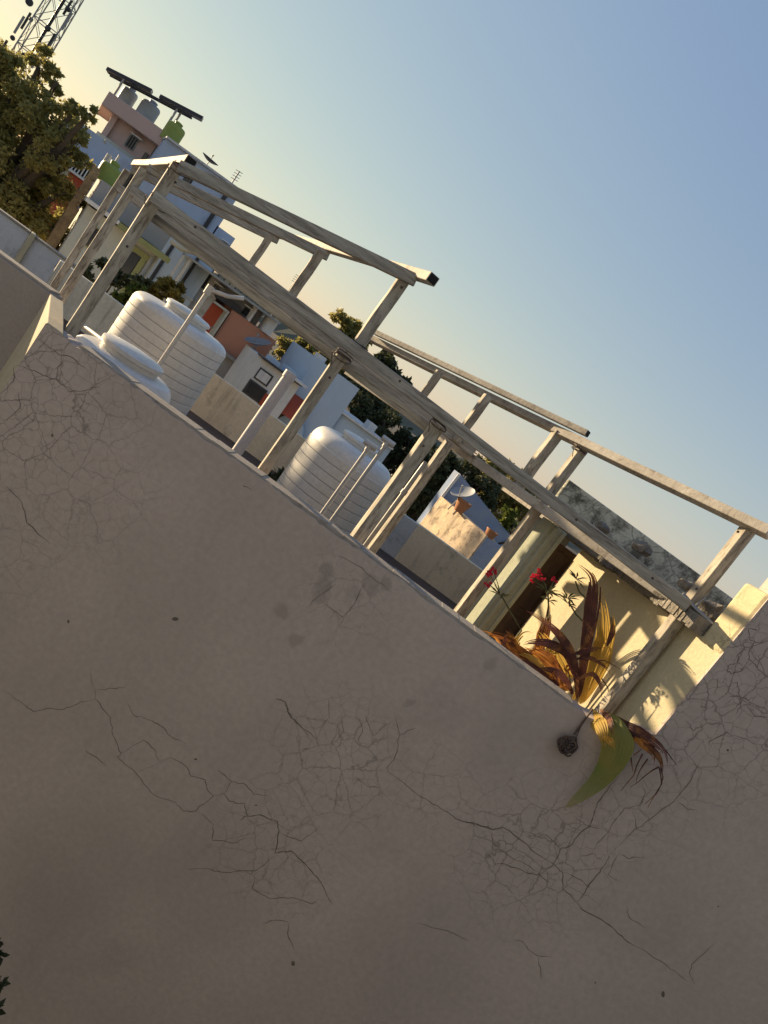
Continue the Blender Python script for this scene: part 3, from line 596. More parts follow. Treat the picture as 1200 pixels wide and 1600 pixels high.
# ------------------------------------------------------------------ dishes, pots
def dish(p, r, nrm, label, foot, m='dish', cat='satellite dish', group=None):
    p = Vector(p); nrm = Vector(nrm).normalized()
    t = thing('satellite_dish', label, cat, foot, group)
    b = MB(); pr_ = [(r * k / 10, .32 * r * (k / 10) ** 2) for k in range(11)]
    pr2 = [(q[0], q[1] - .05 * r) for q in reversed(pr_)]
    b.lathe(p - nrm * .2 * r, [(max(q[0], .0005), q[1]) for q in pr_] + [(max(q[0], .0005) * (1.02 if i == 0 else 1), q[1]) for i, q in enumerate(pr2)], 32, ax=nrm)
    b.build('reflector', M[m], t, smooth=True, angle=60)
    b = MB(); tip = p + nrm * .75 * r + Vector((0, 0, -.1 * r)); b.tube([p - nrm * .2 * r + Vector((0, 0, -r * .9)), tip], .03 * r + .004, 6); b.build('feed_arm', M['grey_metal'], t)
    b = MB(); b.tube([tip, tip - nrm * .22 * r], .09 * r, 8); b.build('receiver', M['grey_metal'], t)
    b = MB(); b.tube([Vector(foot), p - nrm * .25 * r], .04 * r + .005, 8); b.build('pole', M['grey_metal'], t)
    return t

# ------------------------------------------------------------------ dry palm, flowers, wire coil
def leaf(mb, pts, wid, fold=.25, n=22, wave=.0, fray=0, mi=0, tipw=0.03, belly=.4, strips=None, split=None, ridge=.28):
    """blade along pixel path pts [(x,y,Y)...]; wid = greatest width in photo pixels"""
    w = [P(*p) for p in pts]; m_ = len(w); split = .25 + fray * .7 if split is None else split
    def cat(t):
        s = t * (m_ - 1); i = min(int(s), m_ - 2); f = s - i
        p0, p1_, p2_, p3_ = w[max(i - 1, 0)], w[i], w[i + 1], w[min(i + 2, m_ - 1)]
        return .5 * ((2 * p1_) + (p2_ - p0) * f + (2 * p0 - 5 * p1_ + 4 * p2_ - p3_) * f * f + (3 * p1_ - p0 - 3 * p2_ + p3_) * f ** 3)
    W = wid * m_px(pts[0][2]); ns = max(4, int(wid / 4.0)) if strips is None else strips; K = 3
    for j in range(ns):
        s0 = (j + .5) / ns - .5; tend = 1.0 - split * random.random() ** 1.6 * (.45 + abs(s0)); dv = random.uniform(-1, 1) * split; lift = random.uniform(-1, 1) * split
        off = len(mb.v)
        for i in range(n + 1):
            t = i / n * tend; p = cat(t); tg = (cat(min(t + .02, 1)) - cat(max(t - .02, 0))).normalized()
            view = (p - EYE).normalized(); e1 = tg.cross(view).normalized()
            e2 = e1.cross(tg)
            prof = (min(t / belly, 1) ** .6 if t < belly else (max(0, 1 - (t - belly) / (1 - belly))) ** .75) * (1 - tipw) + tipw
            own = W * prof / ns * (1.08 - .5 * max(0, (i / n - .6) / .4)); spread = max(0, i / n - .55) ** 1.5
            c0 = p + e1 * (W * prof * s0 + dv * W * .55 * spread) + e2 * (abs(s0) * 2 * fold * W * prof * .5 + lift * W * .7 * spread + wave * W * math.sin(t * 9 + j * 2))
            for k in range(K):
                q = c0 + e1 * own * (k / 2 - .5) + e2 * (own * ridge * (1 if k == 1 else 0))
                mb.uv[len(mb.v)] = (s0 + .5 + (k / 2 - .5) / ns, t * 2); mb.v.append(q)
        for i in range(n):
            for k in range(K - 1):
                a = off + i * K + k; mb.f.append([a, a + 1, a + K + 1, a + K]); mb.m.append(mi)
pt = thing('dry_palm', 'half dead palm with brown and golden fronds drooping over the parapet', 'plant', P(900, 1110, 4.15))
fr = []
def frond(mat_, pts, wid, **kw):
    b = MB(); leaf(b, pts, wid, **kw); o = b.build('frond', M[mat_], pt, smooth=True, angle=80); return o
def strands(mat_, lst, r=.0035):
    b = MB()
    for l in lst:
        q = [P(*p) for p in l]; mid = []
        for i in range(len(q) - 1):
            mid += [q[i], q[i].lerp(q[i + 1], .5) + Vector((random.uniform(-.004, .004), 0, random.uniform(-.004, .004)))]
        mid.append(q[-1]); b.tube(mid, [r * (1 - .7 * i / (len(mid) - 1)) for i in range(len(mid))], 5)
    b.build('dry_strands', M[mat_], pt, smooth=True)
frond('palm_gold', [(906, 1100, 4.25), (930, 1050, 4.28), (944, 1000, 4.3), (944, 955, 4.3), (937, 915, 4.3)], 34, fray=.3, belly=.35)
frond('palm_brown', [(905, 1090, 4.2), (914, 1020, 4.22), (924, 955, 4.24), (927, 905, 4.24), (905, 882, 4.2)], 25, fray=.3, belly=.55)
frond('palm_gold', [(920, 1080, 4.22), (945, 1025, 4.22), (957, 985, 4.22), (958, 958, 4.2)], 15, fray=.6)
frond('palm_brown', [(948, 1010, 4.18), (957, 985, 4.18), (954, 958, 4.16)], 9, fray=.5)
frond('palm_brown', [(902, 1095, 4.05), (898, 1040, 4.03), (880, 1000, 4.0), (852, 972, 3.98), (822, 954, 3.95)], 15, fold=.6)
frond('palm_brown', [(898, 1060, 4.1), (884, 1022, 4.05), (858, 1006, 4.0), (835, 1003, 3.98), (815, 1007, 3.96)], 15, fold=.7)
frond('palm_brown', [(896, 1085, 4.1), (880, 1058, 4.05), (858, 1046, 4.02), (836, 1047, 4.0)], 13, fold=.5)
frond('palm_brown', [(896, 1022, 4.1), (920, 1016, 4.08), (952, 1010, 4.05)], 9, fray=.6)
frond('palm_brown', [(898, 1030, 4.1), (922, 1028, 4.1), (944, 1040, 4.08), (957, 1056, 4.06)], 8, fray=.6)
frond('palm_brown', [(903, 1062, 4.1), (925, 1053, 4.1), (938, 1070, 4.08), (941, 1092, 4.06)], 8, fray=.5)
frond('palm_orange', [(832, 1040, 4.3), (846, 1000, 4.32), (855, 970, 4.32), (858, 944, 4.3)], 20, fray=.2)
frond('palm_orange', [(890, 1080, 4.2), (860, 1042, 4.22), (838, 1022, 4.24), (818, 1012, 4.22)], 34, fray=.3, wave=.05)
frond('palm_gold', [(895, 1060, 4.26), (872, 1030, 4.28), (858, 1005, 4.28), (840, 985, 4.28)], 26, fray=.3, wave=.06)
frond('palm_orange', [(868, 1068, 4.1), (830, 1038, 4.1), (795, 1008, 4.1), (745, 984, 4.08)], 26, fray=.4, wave=.05)
frond('palm_brown', [(875, 1072, 4.05), (835, 1045, 4.04), (800, 1022, 4.04), (772, 990, 4.06)], 14, fray=.5, wave=.08)
frond('palm_orange', [(820, 1035, 4.15), (800, 1010, 4.16), (785, 998, 4.16), (760, 990, 4.14)], 24, fray=.5, wave=.1)
frond('palm_gold', [(860, 1055, 4.06), (840, 1036, 4.06), (825, 1025, 4.06), (808, 1020, 4.06)], 12, fray=.4)
frond('palm_green', [(950, 1115, 3.85), (962, 1140, 3.70), (962, 1175, 3.66), (935, 1220, 3.67), (883, 1262, 3.70)], 50, fold=.3, belly=.42, tipw=.01, strips=9, split=0.0, ridge=.05)
frond('palm_gold', [(920, 1108, 3.95), (932, 1125, 3.72), (941, 1145, 3.62), (943, 1168, 3.62)], 25, fold=.3, fray=.15)
frond('palm_brown', [(938, 1108, 3.95), (952, 1126, 3.68), (957, 1148, 3.61)], 11, fold=.3, fray=.2)
frond('palm_gold', [(945, 1150, 3.66), (955, 1160, 3.60), (962, 1172, 3.60)], 12, fray=.2)
frond('palm_brown', [(945, 1112, 3.95), (978, 1134, 3.72), (1008, 1152, 3.66), (1034, 1172, 3.62), (1043, 1200, 3.64)], 20, fray=.5, fold=.6)
frond('palm_orange', [(970, 1138, 3.75), (1000, 1158, 3.66), (1020, 1178, 3.62), (1022, 1196, 3.64)], 14, fray=.5)
frond('palm_brown', [(1010, 1158, 3.66), (1030, 1185, 3.62), (1036, 1210, 3.64)], 10, fray=.6)
strands('palm_brown', [[(1032, 1190, 3.64), (1036, 1215, 3.65), (1026, 1240, 3.66), (1008, 1256, 3.69)], [(1030, 1200, 3.64), (1034, 1225, 3.66), (1012, 1262, 3.69)], [(1004, 1178, 3.66), (990, 1212, 3.68), (970, 1236, 3.70)], [(1030, 1198, 3.65), (1008, 1212, 3.67), (985, 1230, 3.70)],
   [(1012, 1186, 3.66), (1000, 1204, 3.69), (994, 1222, 3.70)], [(1040, 1172, 3.64), (1058, 1196, 3.69)], [(990, 1180, 3.66), (1003, 1170, 3.66)], [(986, 1184, 3.68), (989, 1205, 3.70)]], .0038)
strands('palm_brown', [[(940, 1060, 4.1), (950, 1075, 4.1), (952, 1098, 4.1)], [(822, 1080, 3.85), (850, 1075, 3.9), (868, 1070, 4.0)], [(893, 1085, 4.1), (890, 1055, 4.08), (880, 1035, 4.06)], [(925, 1030, 4.1), (945, 1032, 4.1), (970, 1046, 4.08)]], .004)
rnd2 = random.Random(21)
for k in range(16):
    x0 = 780 + 115 * rnd2.random(); y0 = 1010 + (x0 - 780) * .70 + 14; ln = rnd2.uniform(25, 75); an = math.radians(rnd2.uniform(-165, -35)); dx, dy = math.cos(an), math.sin(an)
    yy = 4.05 + .25 * rnd2.random(); cv = rnd2.uniform(-14, 14)
    frond(rnd2.choice(('palm_gold', 'palm_orange', 'palm_brown', 'palm_orange')), [(x0, y0, yy), (x0 + dx * ln * .4 - dy * cv * .5, y0 + dy * ln * .4 + dx * cv * .5, yy), (x0 + dx * ln * .75 - dy * cv, y0 + dy * ln * .75 + dx * cv, yy - .02), (x0 + dx * ln * .95 - dy * cv * 2, y0 + dy * ln * .85 + dx * cv * 2, yy - .05)], rnd2.uniform(6, 15), fray=.7, n=14)
tr_ = MB(); bp_ = P(897, 1100, 4.15); tr_.tube([Vector((bp_.x, bp_.y, ZF)), bp_ + Vector((0, 0, -.25)), bp_], [.06, .05, .035], 12); tr_.build('trunk', M['bark'], pt, smooth=True)

def whorl(b, px, py, Y, r, n_, mi=0):
    c = P(px, py, Y); up = Vector((0, 0, 1))
    for k in range(n_):
        t = 2 * math.pi * k / n_ + random.uniform(-.3, .3); el = random.uniform(-.1, .9)
        d = Vector((math.cos(t) * math.cos(el), math.sin(t) * math.cos(el), math.sin(el))); L_ = r * random.uniform(.7, 1.15) * m_px(Y)
        sd_ = d.cross(up).normalized() * L_ * .09; dn = Vector((0, 0, -L_ * .18))
        b.add([c, c + d * L_ * .5 + sd_, c + d * L_ + dn, c + d * L_ * .5 - sd_], [(0, 1, 2, 3)], mi)
def flower_plant(label, stem, whorls, heads, Y):
    base = P(*stem[-1][:2], Y); t = thing('flowering_plant', label, 'plant', Vector((base.x, base.y, ZF + .3)), 'flowering plants behind the parapet')
    b = MB()
    for st in (stem,): 
        q = [P(x, y, Y) for x, y in st]; q.append(Vector((q[-1].x, q[-1].y, ZF + .3))); b.tube(q, .005, 6)
    for (hx, hy) in heads:
        a_ = P(whorls[0][0], whorls[0][1], Y); b.tube([a_, a_.lerp(P(hx, hy, Y), .5) + Vector((.004, 0, .004)), P(hx, hy, Y)], .0022, 5)
    b.build('stem', M['stem_green'], t)
    b = MB()
    for (x, y, r, n_) in whorls: whorl(b, x, y, Y, r, n_)
    b.build('leaves', M['stem_green'], t)
    for (hx, hy) in heads:
        b = MB(); c = P(hx, hy, Y)
        for k in range(6):
            o = Vector((random.uniform(-.018, .018), random.uniform(-.018, .018), random.uniform(-.012, .018)))
            for j in range(5):
                tt = j * 1.257 + k; d = Vector((math.cos(tt), random.uniform(-.6, .2), math.sin(tt))).normalized() * .0095; e_ = d.cross(Vector((0, 1, .2))).normalized() * .006
                b.add([c + o, c + o + d * .6 + e_, c + o + d + Vector((0, -.003, 0)), c + o + d * .6 - e_], [(0, 1, 2, 3)])
        b.build('flower_head', M['petal'], t)
flower_plant('leftmost red flowered stem before the pale green pilaster', [(783, 930), (800, 960), (815, 985)], [(781, 930, 24, 14)], [(765, 898), (771, 892), (763, 912)], 4.3)
flower_plant('stem with the most red flower heads before the brown door', [(856, 926), (857, 945), (855, 985)], [(855, 924, 26, 18), (857, 938, 18, 8)], [(836, 902), (841, 893), (846, 905), (832, 906), (866, 907)], 4.35)
flower_plant('flowerless green stem nearest the tall golden frond', [(899, 908), (905, 925), (922, 942), (925, 990)], [(900, 905, 22, 12)], [], 4.35)
flower_plant('flowerless green stem leaning between red flowers and tall frond', [(888, 940), (900, 960), (915, 975), (918, 1010)], [(886, 935, 24, 15), (888, 944, 20, 8)], [], 4.32)

wc = thing('wire_coil', 'dark coil of wire hanging by a cord on the cracked wall', 'wire coil', P(886, 1165, YF - .03))
b = MB(); c = P(886, 1165, YF - .03)
for k in range(9):
    r = .050 - .0043 * k; pts = []; ox, oz, ec = random.uniform(-.008, .008), random.uniform(-.008, .008), random.uniform(.7, 1.05)
    for i in range(19):
        t = 2 * math.pi * i / 18; pts.append(c + Vector((r * math.cos(t) * ec + ox + .004 * math.sin(5 * t + k), .010 * math.sin(t * 2 + k) - .002 * k, r * math.sin(t) + oz + .004 * math.cos(4 * t + k * 2))))
    b.tube(pts, .0048, 7)
b.build('coil', M['wire'], wc, smooth=True)
b = MB(); b.tube([P(897, 1148, YF - .02), P(908, 1132, YF - .015), P(920, 1116, YF - .01), P(926, 1108, YF + .02)], .0055, 6); b.tube([P(900, 1152, YF - .02), P(908, 1134, YF - .012), P(921, 1114, YF - .01)], .003, 6); b.build('cord', M['wire'], wc)

# ================================================================== HOUSES BEHIND
def window(parent, u0, u1, v0, v1, Y, fr='dark', gl='glass', th=.06):
    m_ = MB(); m_.rect(u0, u1, v0, v1, Y - .03, .05, d=Vector((0, 1, 0))); o = m_.build('window', M[fr], parent)
    f_ = (u1 - u0) * .1
    m_ = MB(); m_.rect(u0 + f_, u1 - f_, v0 + f_, v1 - f_, Y - .045, .02, d=Vector((0, 1, 0))); m_.build('pane', M[gl], o)
    return o
def part(name, m, parent, *rects, bevel=0.0):
    b = MB()
    for r in rects: b.rect(*r)
    return b.build(name, M[m], parent, bevel=bevel)

# blue house with roof dish, right of the pink one
YB1 = 22.0
bh = thing('blue_house', 'blue washed flat roofed house rising behind the left pergola bays', 'house', Vector((UV(-550, 200, YB1).x, YB1, 0)))
part('wall', 'blue', bh, (-617, -474, None, 273, YB1, 6)); part('lower_wing', 'blue', bh, (-473.5, -439, None, 209, YB1, 5)); part('roof_edge', 'blue_grey', bh, (-619, -472, 273.2, 276.5, YB1 - .1, 6.2))
part('annex', 'blue2', bh, (-560, -440, None, 158, 20.0, 1.8))
for u in (-547, -512, -468): 
    b = MB(); q = UV(u, 150, 19.93); b.tube([(q.x, q.y, zat(60, 19.93)), (q.x, q.y, zat(156, 19.93))], .045, 8); b.build('drainpipe', M['dark'], bh)
window(bh, -512, -500, 222, 240, YB1); window(bh, -560, -546, 225, 245, YB1)
b = MB(); q = UV(-490, 230, YB1 - .05); b.tube([(q.x, q.y, zat(180, YB1)), (q.x, q.y, zat(268, YB1))], .06, 8); b.build('drainpipe', M['dark'], bh)
q = UV(-543, 277, 23); dish(q + Vector((0, 0, .16)), .27, (.1, -.12, 1), 'dark dish lying almost flat on the blue house roof', q, 'dark')
for (x, y, x2, y2, Y, lab) in ((367, 262, 361, 288, 23.5, 'thin antenna mast standing on the blue house roof'), (463, 428, 452, 452, 30, 'thin antenna mast seen between the two upper rails')):
    t = thing('antenna_mast', lab, 'antenna', P(x2, y2, Y)); a = P(x2, y2, Y); a2 = P(x, y, Y); a2.x = a.x
    b = MB(); b.tube([a - Vector((0, 0, 3.4 if Y > 25 else .3)), a2], .022, 6); b.build('mast', M['grey_metal'], t)
    b = MB()
    for k in range(4): zz = a2.z - .03 - .09 * k; b.tube([(a2.x - .12, a2.y, zz), (a2.x + .12, a2.y, zz + .02)], .010, 5)
    b.build('rods', M['grey_metal'], t)

# pink house with tanks and solar panels
YK = 23.5
ph = thing('pink_house', 'dusty pink top storey with overhanging parapet under the solar panels', 'house', Vector((UV(-670, 200, YK).x, YK, 0)))
part('wall', 'pink', ph, (-704, -624, None, 256, YK, 3.5)); part('parapet', 'pink', ph, (-733, -617, 256.3, 280, YK - .5, 4.2), bevel=.02); part('ledge', 'house_cream', ph, (-712, -610, 213, 219, YK - .25, .5))
part('corner_column', 'pink', ph, (-708, -698, None, 255.8, YK - .12, .3)); window(ph, -632, -625, 222, 236, YK)
b = MB(); b.tube([P(153, 222, YK - .3), P(162, 223, YK - .6), P(167, 221, YK - .7)], .07, 8); b.build('waterspout', M['house_cream'], ph, smooth=True)
zk = zat(280, YK - .5)
def small_tank(u, Y, r, vtop, z0, label, m, group): return tank(u, Y, r, vtop, z0, label, m, ribs=5, lid=.4, group=group, groove=False)
small_tank(-687, YK + .6, .25, 301, zk - .02, 'left grey water tank on the pink house roof', 'tank_grey', 'roof tanks on the pink house')
small_tank(-649, YK + .6, .31, 303, zk - .02, 'wider grey water tank on the pink house roof near the twin poles', 'tank_grey', 'roof tanks on the pink house')
small_tank(-599, YB1 + 1.2, .29, 299, zat(276, YB1), 'green water tank on the blue house roof just right of the pink house', 'tank_green', None)
sp = thing('solar_array', 'two dark solar panels raised on poles above the pink house', 'solar panels', UV(-690, 282, YK))
pa0, pa1, pb0, pb1 = P(168, 104, YK - .2), P(238, 139, YK - .2), P(251, 147, YK - .2), P(318, 182, YK - .2)
dd = Vector((-.2, .5, .01))
for a, b_ in ((pa0, pa1), (pb0, pb1)):
    b = MB(); b.prism([a, b_, b_ + dd, a + dd], (0, 0, -.10)); b.build('panel', M['panel'], sp)
b = MB()
for s in (0.15, .75): b.bar(P(172, 110, YK - .2) + dd * s - Vector((0, 0, .08)), P(300, 181, YK - .2) + dd * s - Vector((0, 0, .02)), .05, .05)
b.build('support_rail', M['dark'], sp)
for (x, y, x2, y2, k) in ((194, 122, 178, 147, .2), (277, 170, 256, 206, .2), (284, 172, 260, 208, .8)):
    a = P(x, y, YK - .2); b = MB(); b.tube([a + dd * k * .5, Vector((a.x + dd.x * k * .5, a.y + dd.y * k * .5, zk))], .035, 8); b.build('pole', M['grey_metal'], sp)

# louvred house beyond the tree
YL = 22.8
lh = thing('louvred_house', 'blue house with white slatted balcony and rust red panel behind the tree', 'house', Vector((UV(-700, 150, YL).x, YL, 0)))
part('wall', 'blue', lh, (-760, -612, None, 214, YL, .4)); 
b = MB(); b.rect(-742, -672, 147, 165, YL - .5, .05); b.build('balcony_opening', M['glass'], lh)
b = MB()
for i in range(12): u = -741 + i * 5.8; b.rect(u, u + 2.2, 146, 166, YL - .56, .03)
b.build('slats', M['white'], lh)
part('balcony_rail', 'white', lh, (-744, -670, 166, 168.2, YL - .6, .6), (-744, -670, 142.5, 145.8, YL - .6, .6))
part('rust_panel', 'red', lh, (-709, -682, None, 142.3, YL - .45, .4)); part('beige_panel', 'house_cream', lh, (-746, -709.5, None, 142.3, YL - .45, .4))
b = MB()
for (x, y, x2, y2) in ((170, 240, 152, 273), (174, 243, 156, 276), (187, 243, 170, 268)):
    a = P(x, y, 19.5); e_ = P(x2, y2, 19.5); b.tube([Vector((a.x, a.y, e_.z - .3)), a], .035, 6)
b.build('rebar_post', M['white_pipe'], lh)

# cream house with olive trim
YH = 14.5
ch = thing('cream_house', 'cream house with olive green window trim seen between the left posts', 'house', Vector((UV(-580, 60, YH).x, YH, 0)))
part('wall', 'house_cream', ch, (-655, -517, None, 116, YH, 3)); part('upper_wall', 'grey_wall', ch, (-660, -522, 125.3, 161, YH + .25, 2.6)); part('roof_slab', 'white', ch, (-664, -600, 119, 125, YH - .3, 3.4))
part('roof_slab', 'green_trim', ch, (-599.5, -501, 115, 124, YH - .3, 3.4)); part('trim', 'green_trim', ch, (-566, -528, 99.5, 108, YH - .04, .05), (-538.5, -529, 30, 99.3, YH - .04, .05))
window(ch, -557, -539, 56, 98.5, YH); window(ch, -630, -612, 62, 96, YH, fr='green_trim')
b = MB(); q = UV(-524, 60, YH - .06); b.tube([(q.x, q.y, zat(0, YH)), (q.x, q.y, zat(112, YH))], .035, 8); b.build('drainpipe', M['grey_metal'], ch)
small_tank(-648, YH + 1.2, .235, 189, zat(161, YH), 'green water tank on the upper wall of the cream house', 'tank_green', None)
b = MB(); q = UV(-676, 130, YH + .5)
for i in range(14):
    zz = zat(100, YH) + i * .065; b.bar((q.x + random.uniform(-.02, .02), q.y, zz - .02), (q.x + .0, q.y, zz + .05), .16, .14, math.radians(35 + random.uniform(-8, 8)))
b.bar((q.x, q.y + .05, 0), (q.x, q.y + .05, zat(101, YH)), .2, .2, math.radians(35))
tag(b.build('brick_pier', M['brick'], loc=(q.x, q.y, 0)), 'rough sunlit brick pier left of the cream house', 'pier')

# grey flat roofed house with salmon wall and red door
YG = 20.0
gh = thing('salmon_house', 'flat roofed house with salmon wall and red door beyond the biggest tank', 'house', Vector((UV(-380, 80, YG).x, YG, 0)))
part('upper_wall', 'grey_wall', gh, (-433, -334, 117, 141, YG, 2.5)); part('roof_slab', 'grey_metal', gh, (-484, -304, 141.3, 144.8, YG - .7, 3.4))
part('salmon_wall', 'salmon', gh, (-377, -293, None, 116.7, YG - .3, 2.6)); part('side_wall', 'blue_grey', gh, (-470, -408, None, 116, YG + .2, 2))
part('lintel', 'dark', gh, (-409, -368, 117, 128, YG - .35, .34)); part('column', 'white', gh, (-349, -345, 117, 141, YG - .4, .3), (-322, -306, 117, 141, YG - .4, .5)); part('sunlit_reveal', 'house_cream', gh, (-381, -377.3, 40, 111, YG - .38, .5), (-407, -381.3, 108, 111.5, YG - .38, .3))  # cream strips by the red door carry the sunlight on its reveal
do = part('door', 'red', gh, (-407, -381.3, 30, 107.6, YG - .05, .06)); b = MB(); q = UV(-386, 70, YG - .08); b.tube([q, q + Vector((0, -.03, .12))], .02, 6); b.build('handle', M['grey_metal'], do)
part('ledge', 'grey_wall', gh, (-362, -291, 52, 56.5, YG - .6, .3)); part('base_wall', 'grey_wall', gh, (-362, -300, None, 51.7, YG - .45, .5))
part('porch_post', 'white_pipe', gh, (-487.5, -484.5, 60, 141, YG - .65, .1), (-477, -472, 60, 141, YG - .65, .14))
b = MB(); b.tube([P(268, 376, YG - 1.2), P(285, 388, YG - 1.2), P(300, 393, YG - 1.3), P(322, 403, YG - 1.5)], [.07, .09, .075, .03], 8)
tag(b.build('rolled_mat', M['house_cream'], loc=P(285, 388, YG - 1.2), smooth=True), 'pale rolled mat lying on the porch roof edge by the two thin posts', 'mat')
b = MB()
for k in range(13):
    x, y = 338 + k * 8.6, 417 + k * 6.6; a = P(x, y, YG + .3); zz = zat(145, YG)
    b.tube([(a.x, a.y, zz - .03), (a.x, a.y, zz + .20)], .018, 5)
a = P(338, 417, YG + .3); e_ = P(338 + 12 * 8.6, 417 + 12 * 6.6, YG + .3); b.tube([(a.x, a.y, zz + .19), (e_.x, e_.y, zz + .19)], .018, 5)
tag(b.build('roof_railing', M['dark'], loc=(a.x, a.y, zz)), 'thin dark railing on the flat grey roof', 'railing')
q = UV(-314, 57, YG - .75); dish(UV(-316, 99, YG - .9), .33, (-.38, -.30, .87), 'grey satellite dish in front of the salmon wall', q)
for (hs_, u0, u1, v0, v1, Y_) in ((bh, -598, -584, 222, 243, YB1), (bh, -455, -445, 175, 195, YB1), (ph, -668, -650, 225, 246, YK), (lh, -640, -622, 170, 195, YL), (gh, -425, -412, 120, 134, YG), (gh, -365, -353, 120, 133, YG), (gh, -455, -438, 60, 90, YG + .2)):
    o = window(hs_, u0, u1, v0, v1, Y_, fr='grey_metal')
    m_ = MB(); m_.rect(u0 - 1.5, u1 + 1.5, v1 + 1, v1 + 2.6, Y_ - .28, .26, d=Vector((0, 1, 0))); m_.build('sunshade', M['white'], hs_)
    m_ = MB()
    for k in range(1, 4): uu = u0 + (u1 - u0) * k / 4; m_.rect(uu - .35, uu + .35, v0, v1, Y_ - .07, .015, d=Vector((0, 1, 0)))
    m_.build('grille', M['dark'], o)
# white blue house in the middle
YM = 17.6
mh = thing('whitewashed_house', 'stained pale house with dark window left of the thick vent pipe', 'house', Vector((UV(-260, 40, YM).x, YM, 0)))
part('wall', 'white', mh, (-294, -222, None, 82, YM, 1.8)); part('roof_edge', 'dark', mh, (-295, -219, 82.3, 85, YM - .15, .5)); part('roof_block', 'blue2', mh, (-280, -266, 85.3, 93, YM + .1, .6), (-250, -236, 85.3, 95, YM + .1, .6))
window(mh, -289, -264, 50, 70, YM, gl='white'); window(mh, -291, -258, 22, 46, YM); part('door', 'red', mh, (-257, -242, -40, 42, YM - .06, .05))
part('shelf', 'white', mh, (-230, -212, 84, 88, YM - .5, .5))
# big blue house with awning
YE = 18.2
be = thing('pale_blue_house', 'plain pale blue house with red awning behind the middle post', 'house', Vector((UV(-180, 60, YE).x, YE, 0)))
part('wall', 'blue2', be, (-226, -144, None, 133, YE, 2.2)); part('lower_wing', 'blue2', be, (-143.5, -48, None, 85.5, YE + .1, 2.5)); part('roof_edge', 'white', be, (-143, -46, 85.8, 89, YE, 2.6)); part('chimney', 'white', be, (-226, -212, 133.3, 141, YE + .2, .3), (-98, -86, 89.3, 102, YE + .3, .3))
b = MB(); p0, p1_ = UV(-238, 68, YE - .03), UV(-194, 68, YE - .03); 
N_ = 8
for i in range(N_):
    t0, t1 = i / N_, (i + 1) / N_
    def aw(t): return Vector((0, -.55 * t, -.40 * t - .1 * t * t))
    for s in range(1):
        b.add([p0 + aw(t0), p1_ + aw(t0), p1_ + aw(t1), p0 + aw(t1), p0 + aw(t0) - Vector((0, 0, .02)), p1_ + aw(t0) - Vector((0, 0, .02)), p1_ + aw(t1) - Vector((0, 0, .02)), p0 + aw(t1) - Vector((0, 0, .02))], [(0, 1, 2, 3), (7, 6, 5, 4), (0, 4, 5, 1), (2, 6, 7, 3), (1, 5, 6, 2), (3, 7, 4, 0)])
b.build('awning', M['red'], be)
part('entrance', 'salmon', be, (-236, -208, None, 60, YE - .04, .03)); 
b = MB(); c = UV(-196, 0, YE - .2); pts = [c + Vector((-.42 * math.cos(t), 0, .62 * math.sin(t))) for t in [k * math.pi / 14 for k in range(15)]]
b.prism([Vector((c.x - .42, c.y, ZF - 1))] + pts + [Vector((c.x + .42, c.y, ZF - 1))], (0, .15, 0)); b.build('arched_screen', M['blue2'], be)
# flaking wall with dish, right of the middle posts
YT = 12.2
fh = thing('flaking_wall_house', 'low house end with flaking sunlit tan wall and upper wall coloured in shade blue', 'house', Vector((UV(110, 40, YT).x, YT, 0)))
a = Vector((UV(150, 40, YT).x, YT, 0)); e_ = Vector((UV(57, 40, YT * 1.122).x, YT * 1.122, 0)); zt_ = zat(65, YT)
b = MB(); o_ = Vector((.2, .12, 0)); b.hexa([a, a + o_, e_ + o_, e_] + [q + Vector((0, 0, zt_)) for q in (a, a + o_, e_ + o_, e_)]); b.build('tan_wall', M['tan'], fh)
YU = YT * 1.122 + .16
b = MB(); b.prism([UV(60, -100, YU), UV(182, -100, YU), UV(182, 86, YU), UV(62, 118, YU)], DN * .25); b.build('upper_wall', M['shade_blue'], fh)
part('shaded_wall', 'shade_blue', fh, (150.5, 185, None, 63, YT + .02, .3)); b = MB(); b.bar(UV(58, 15, YU - .05), UV(61, 117, YU - .05), .05, .1); b.build('sunlit_edge', M['white'], fh)  # blue carries shade; white bar stands for the thin sunlit edge
q = UV(78, 62, 13.2); dish(UV(82, 97, 13.1), .21, (-.6, -.4, .8), 'small dish on the shade blue wall right of the middle posts', q)
def pot(px, py, Y, r, label):
    p = P(px, py, Y); t = thing('clay_pot', label, 'pot', p - Vector((0, 0, r)), 'clay pots on the flaking wall')
    b = MB(); b.lathe(p - Vector((0, 0, r)), [(r * .6, 0), (r * .95, r * 1.1), (r * 1.0, r * 1.5), (r * 1.12, r * 1.5), (r * 1.12, r * 1.75), (r * .9, r * 1.75), (r * .85, r * 1.2)], 24); b.build('bowl', M['clay'], t, smooth=True)
    b = MB(); b.lathe(p - Vector((0, 0, r)), [(r * .86, r * 1.3), (.001, r * 1.36)], 20); b.build('soil', M['floor'], t)
pot(722, 790, 13.0, .13, 'bigger clay pot standing under the small dish'); pot(766, 835, 12.3, .10, 'smaller clay pot at the right end of the flaking wall')

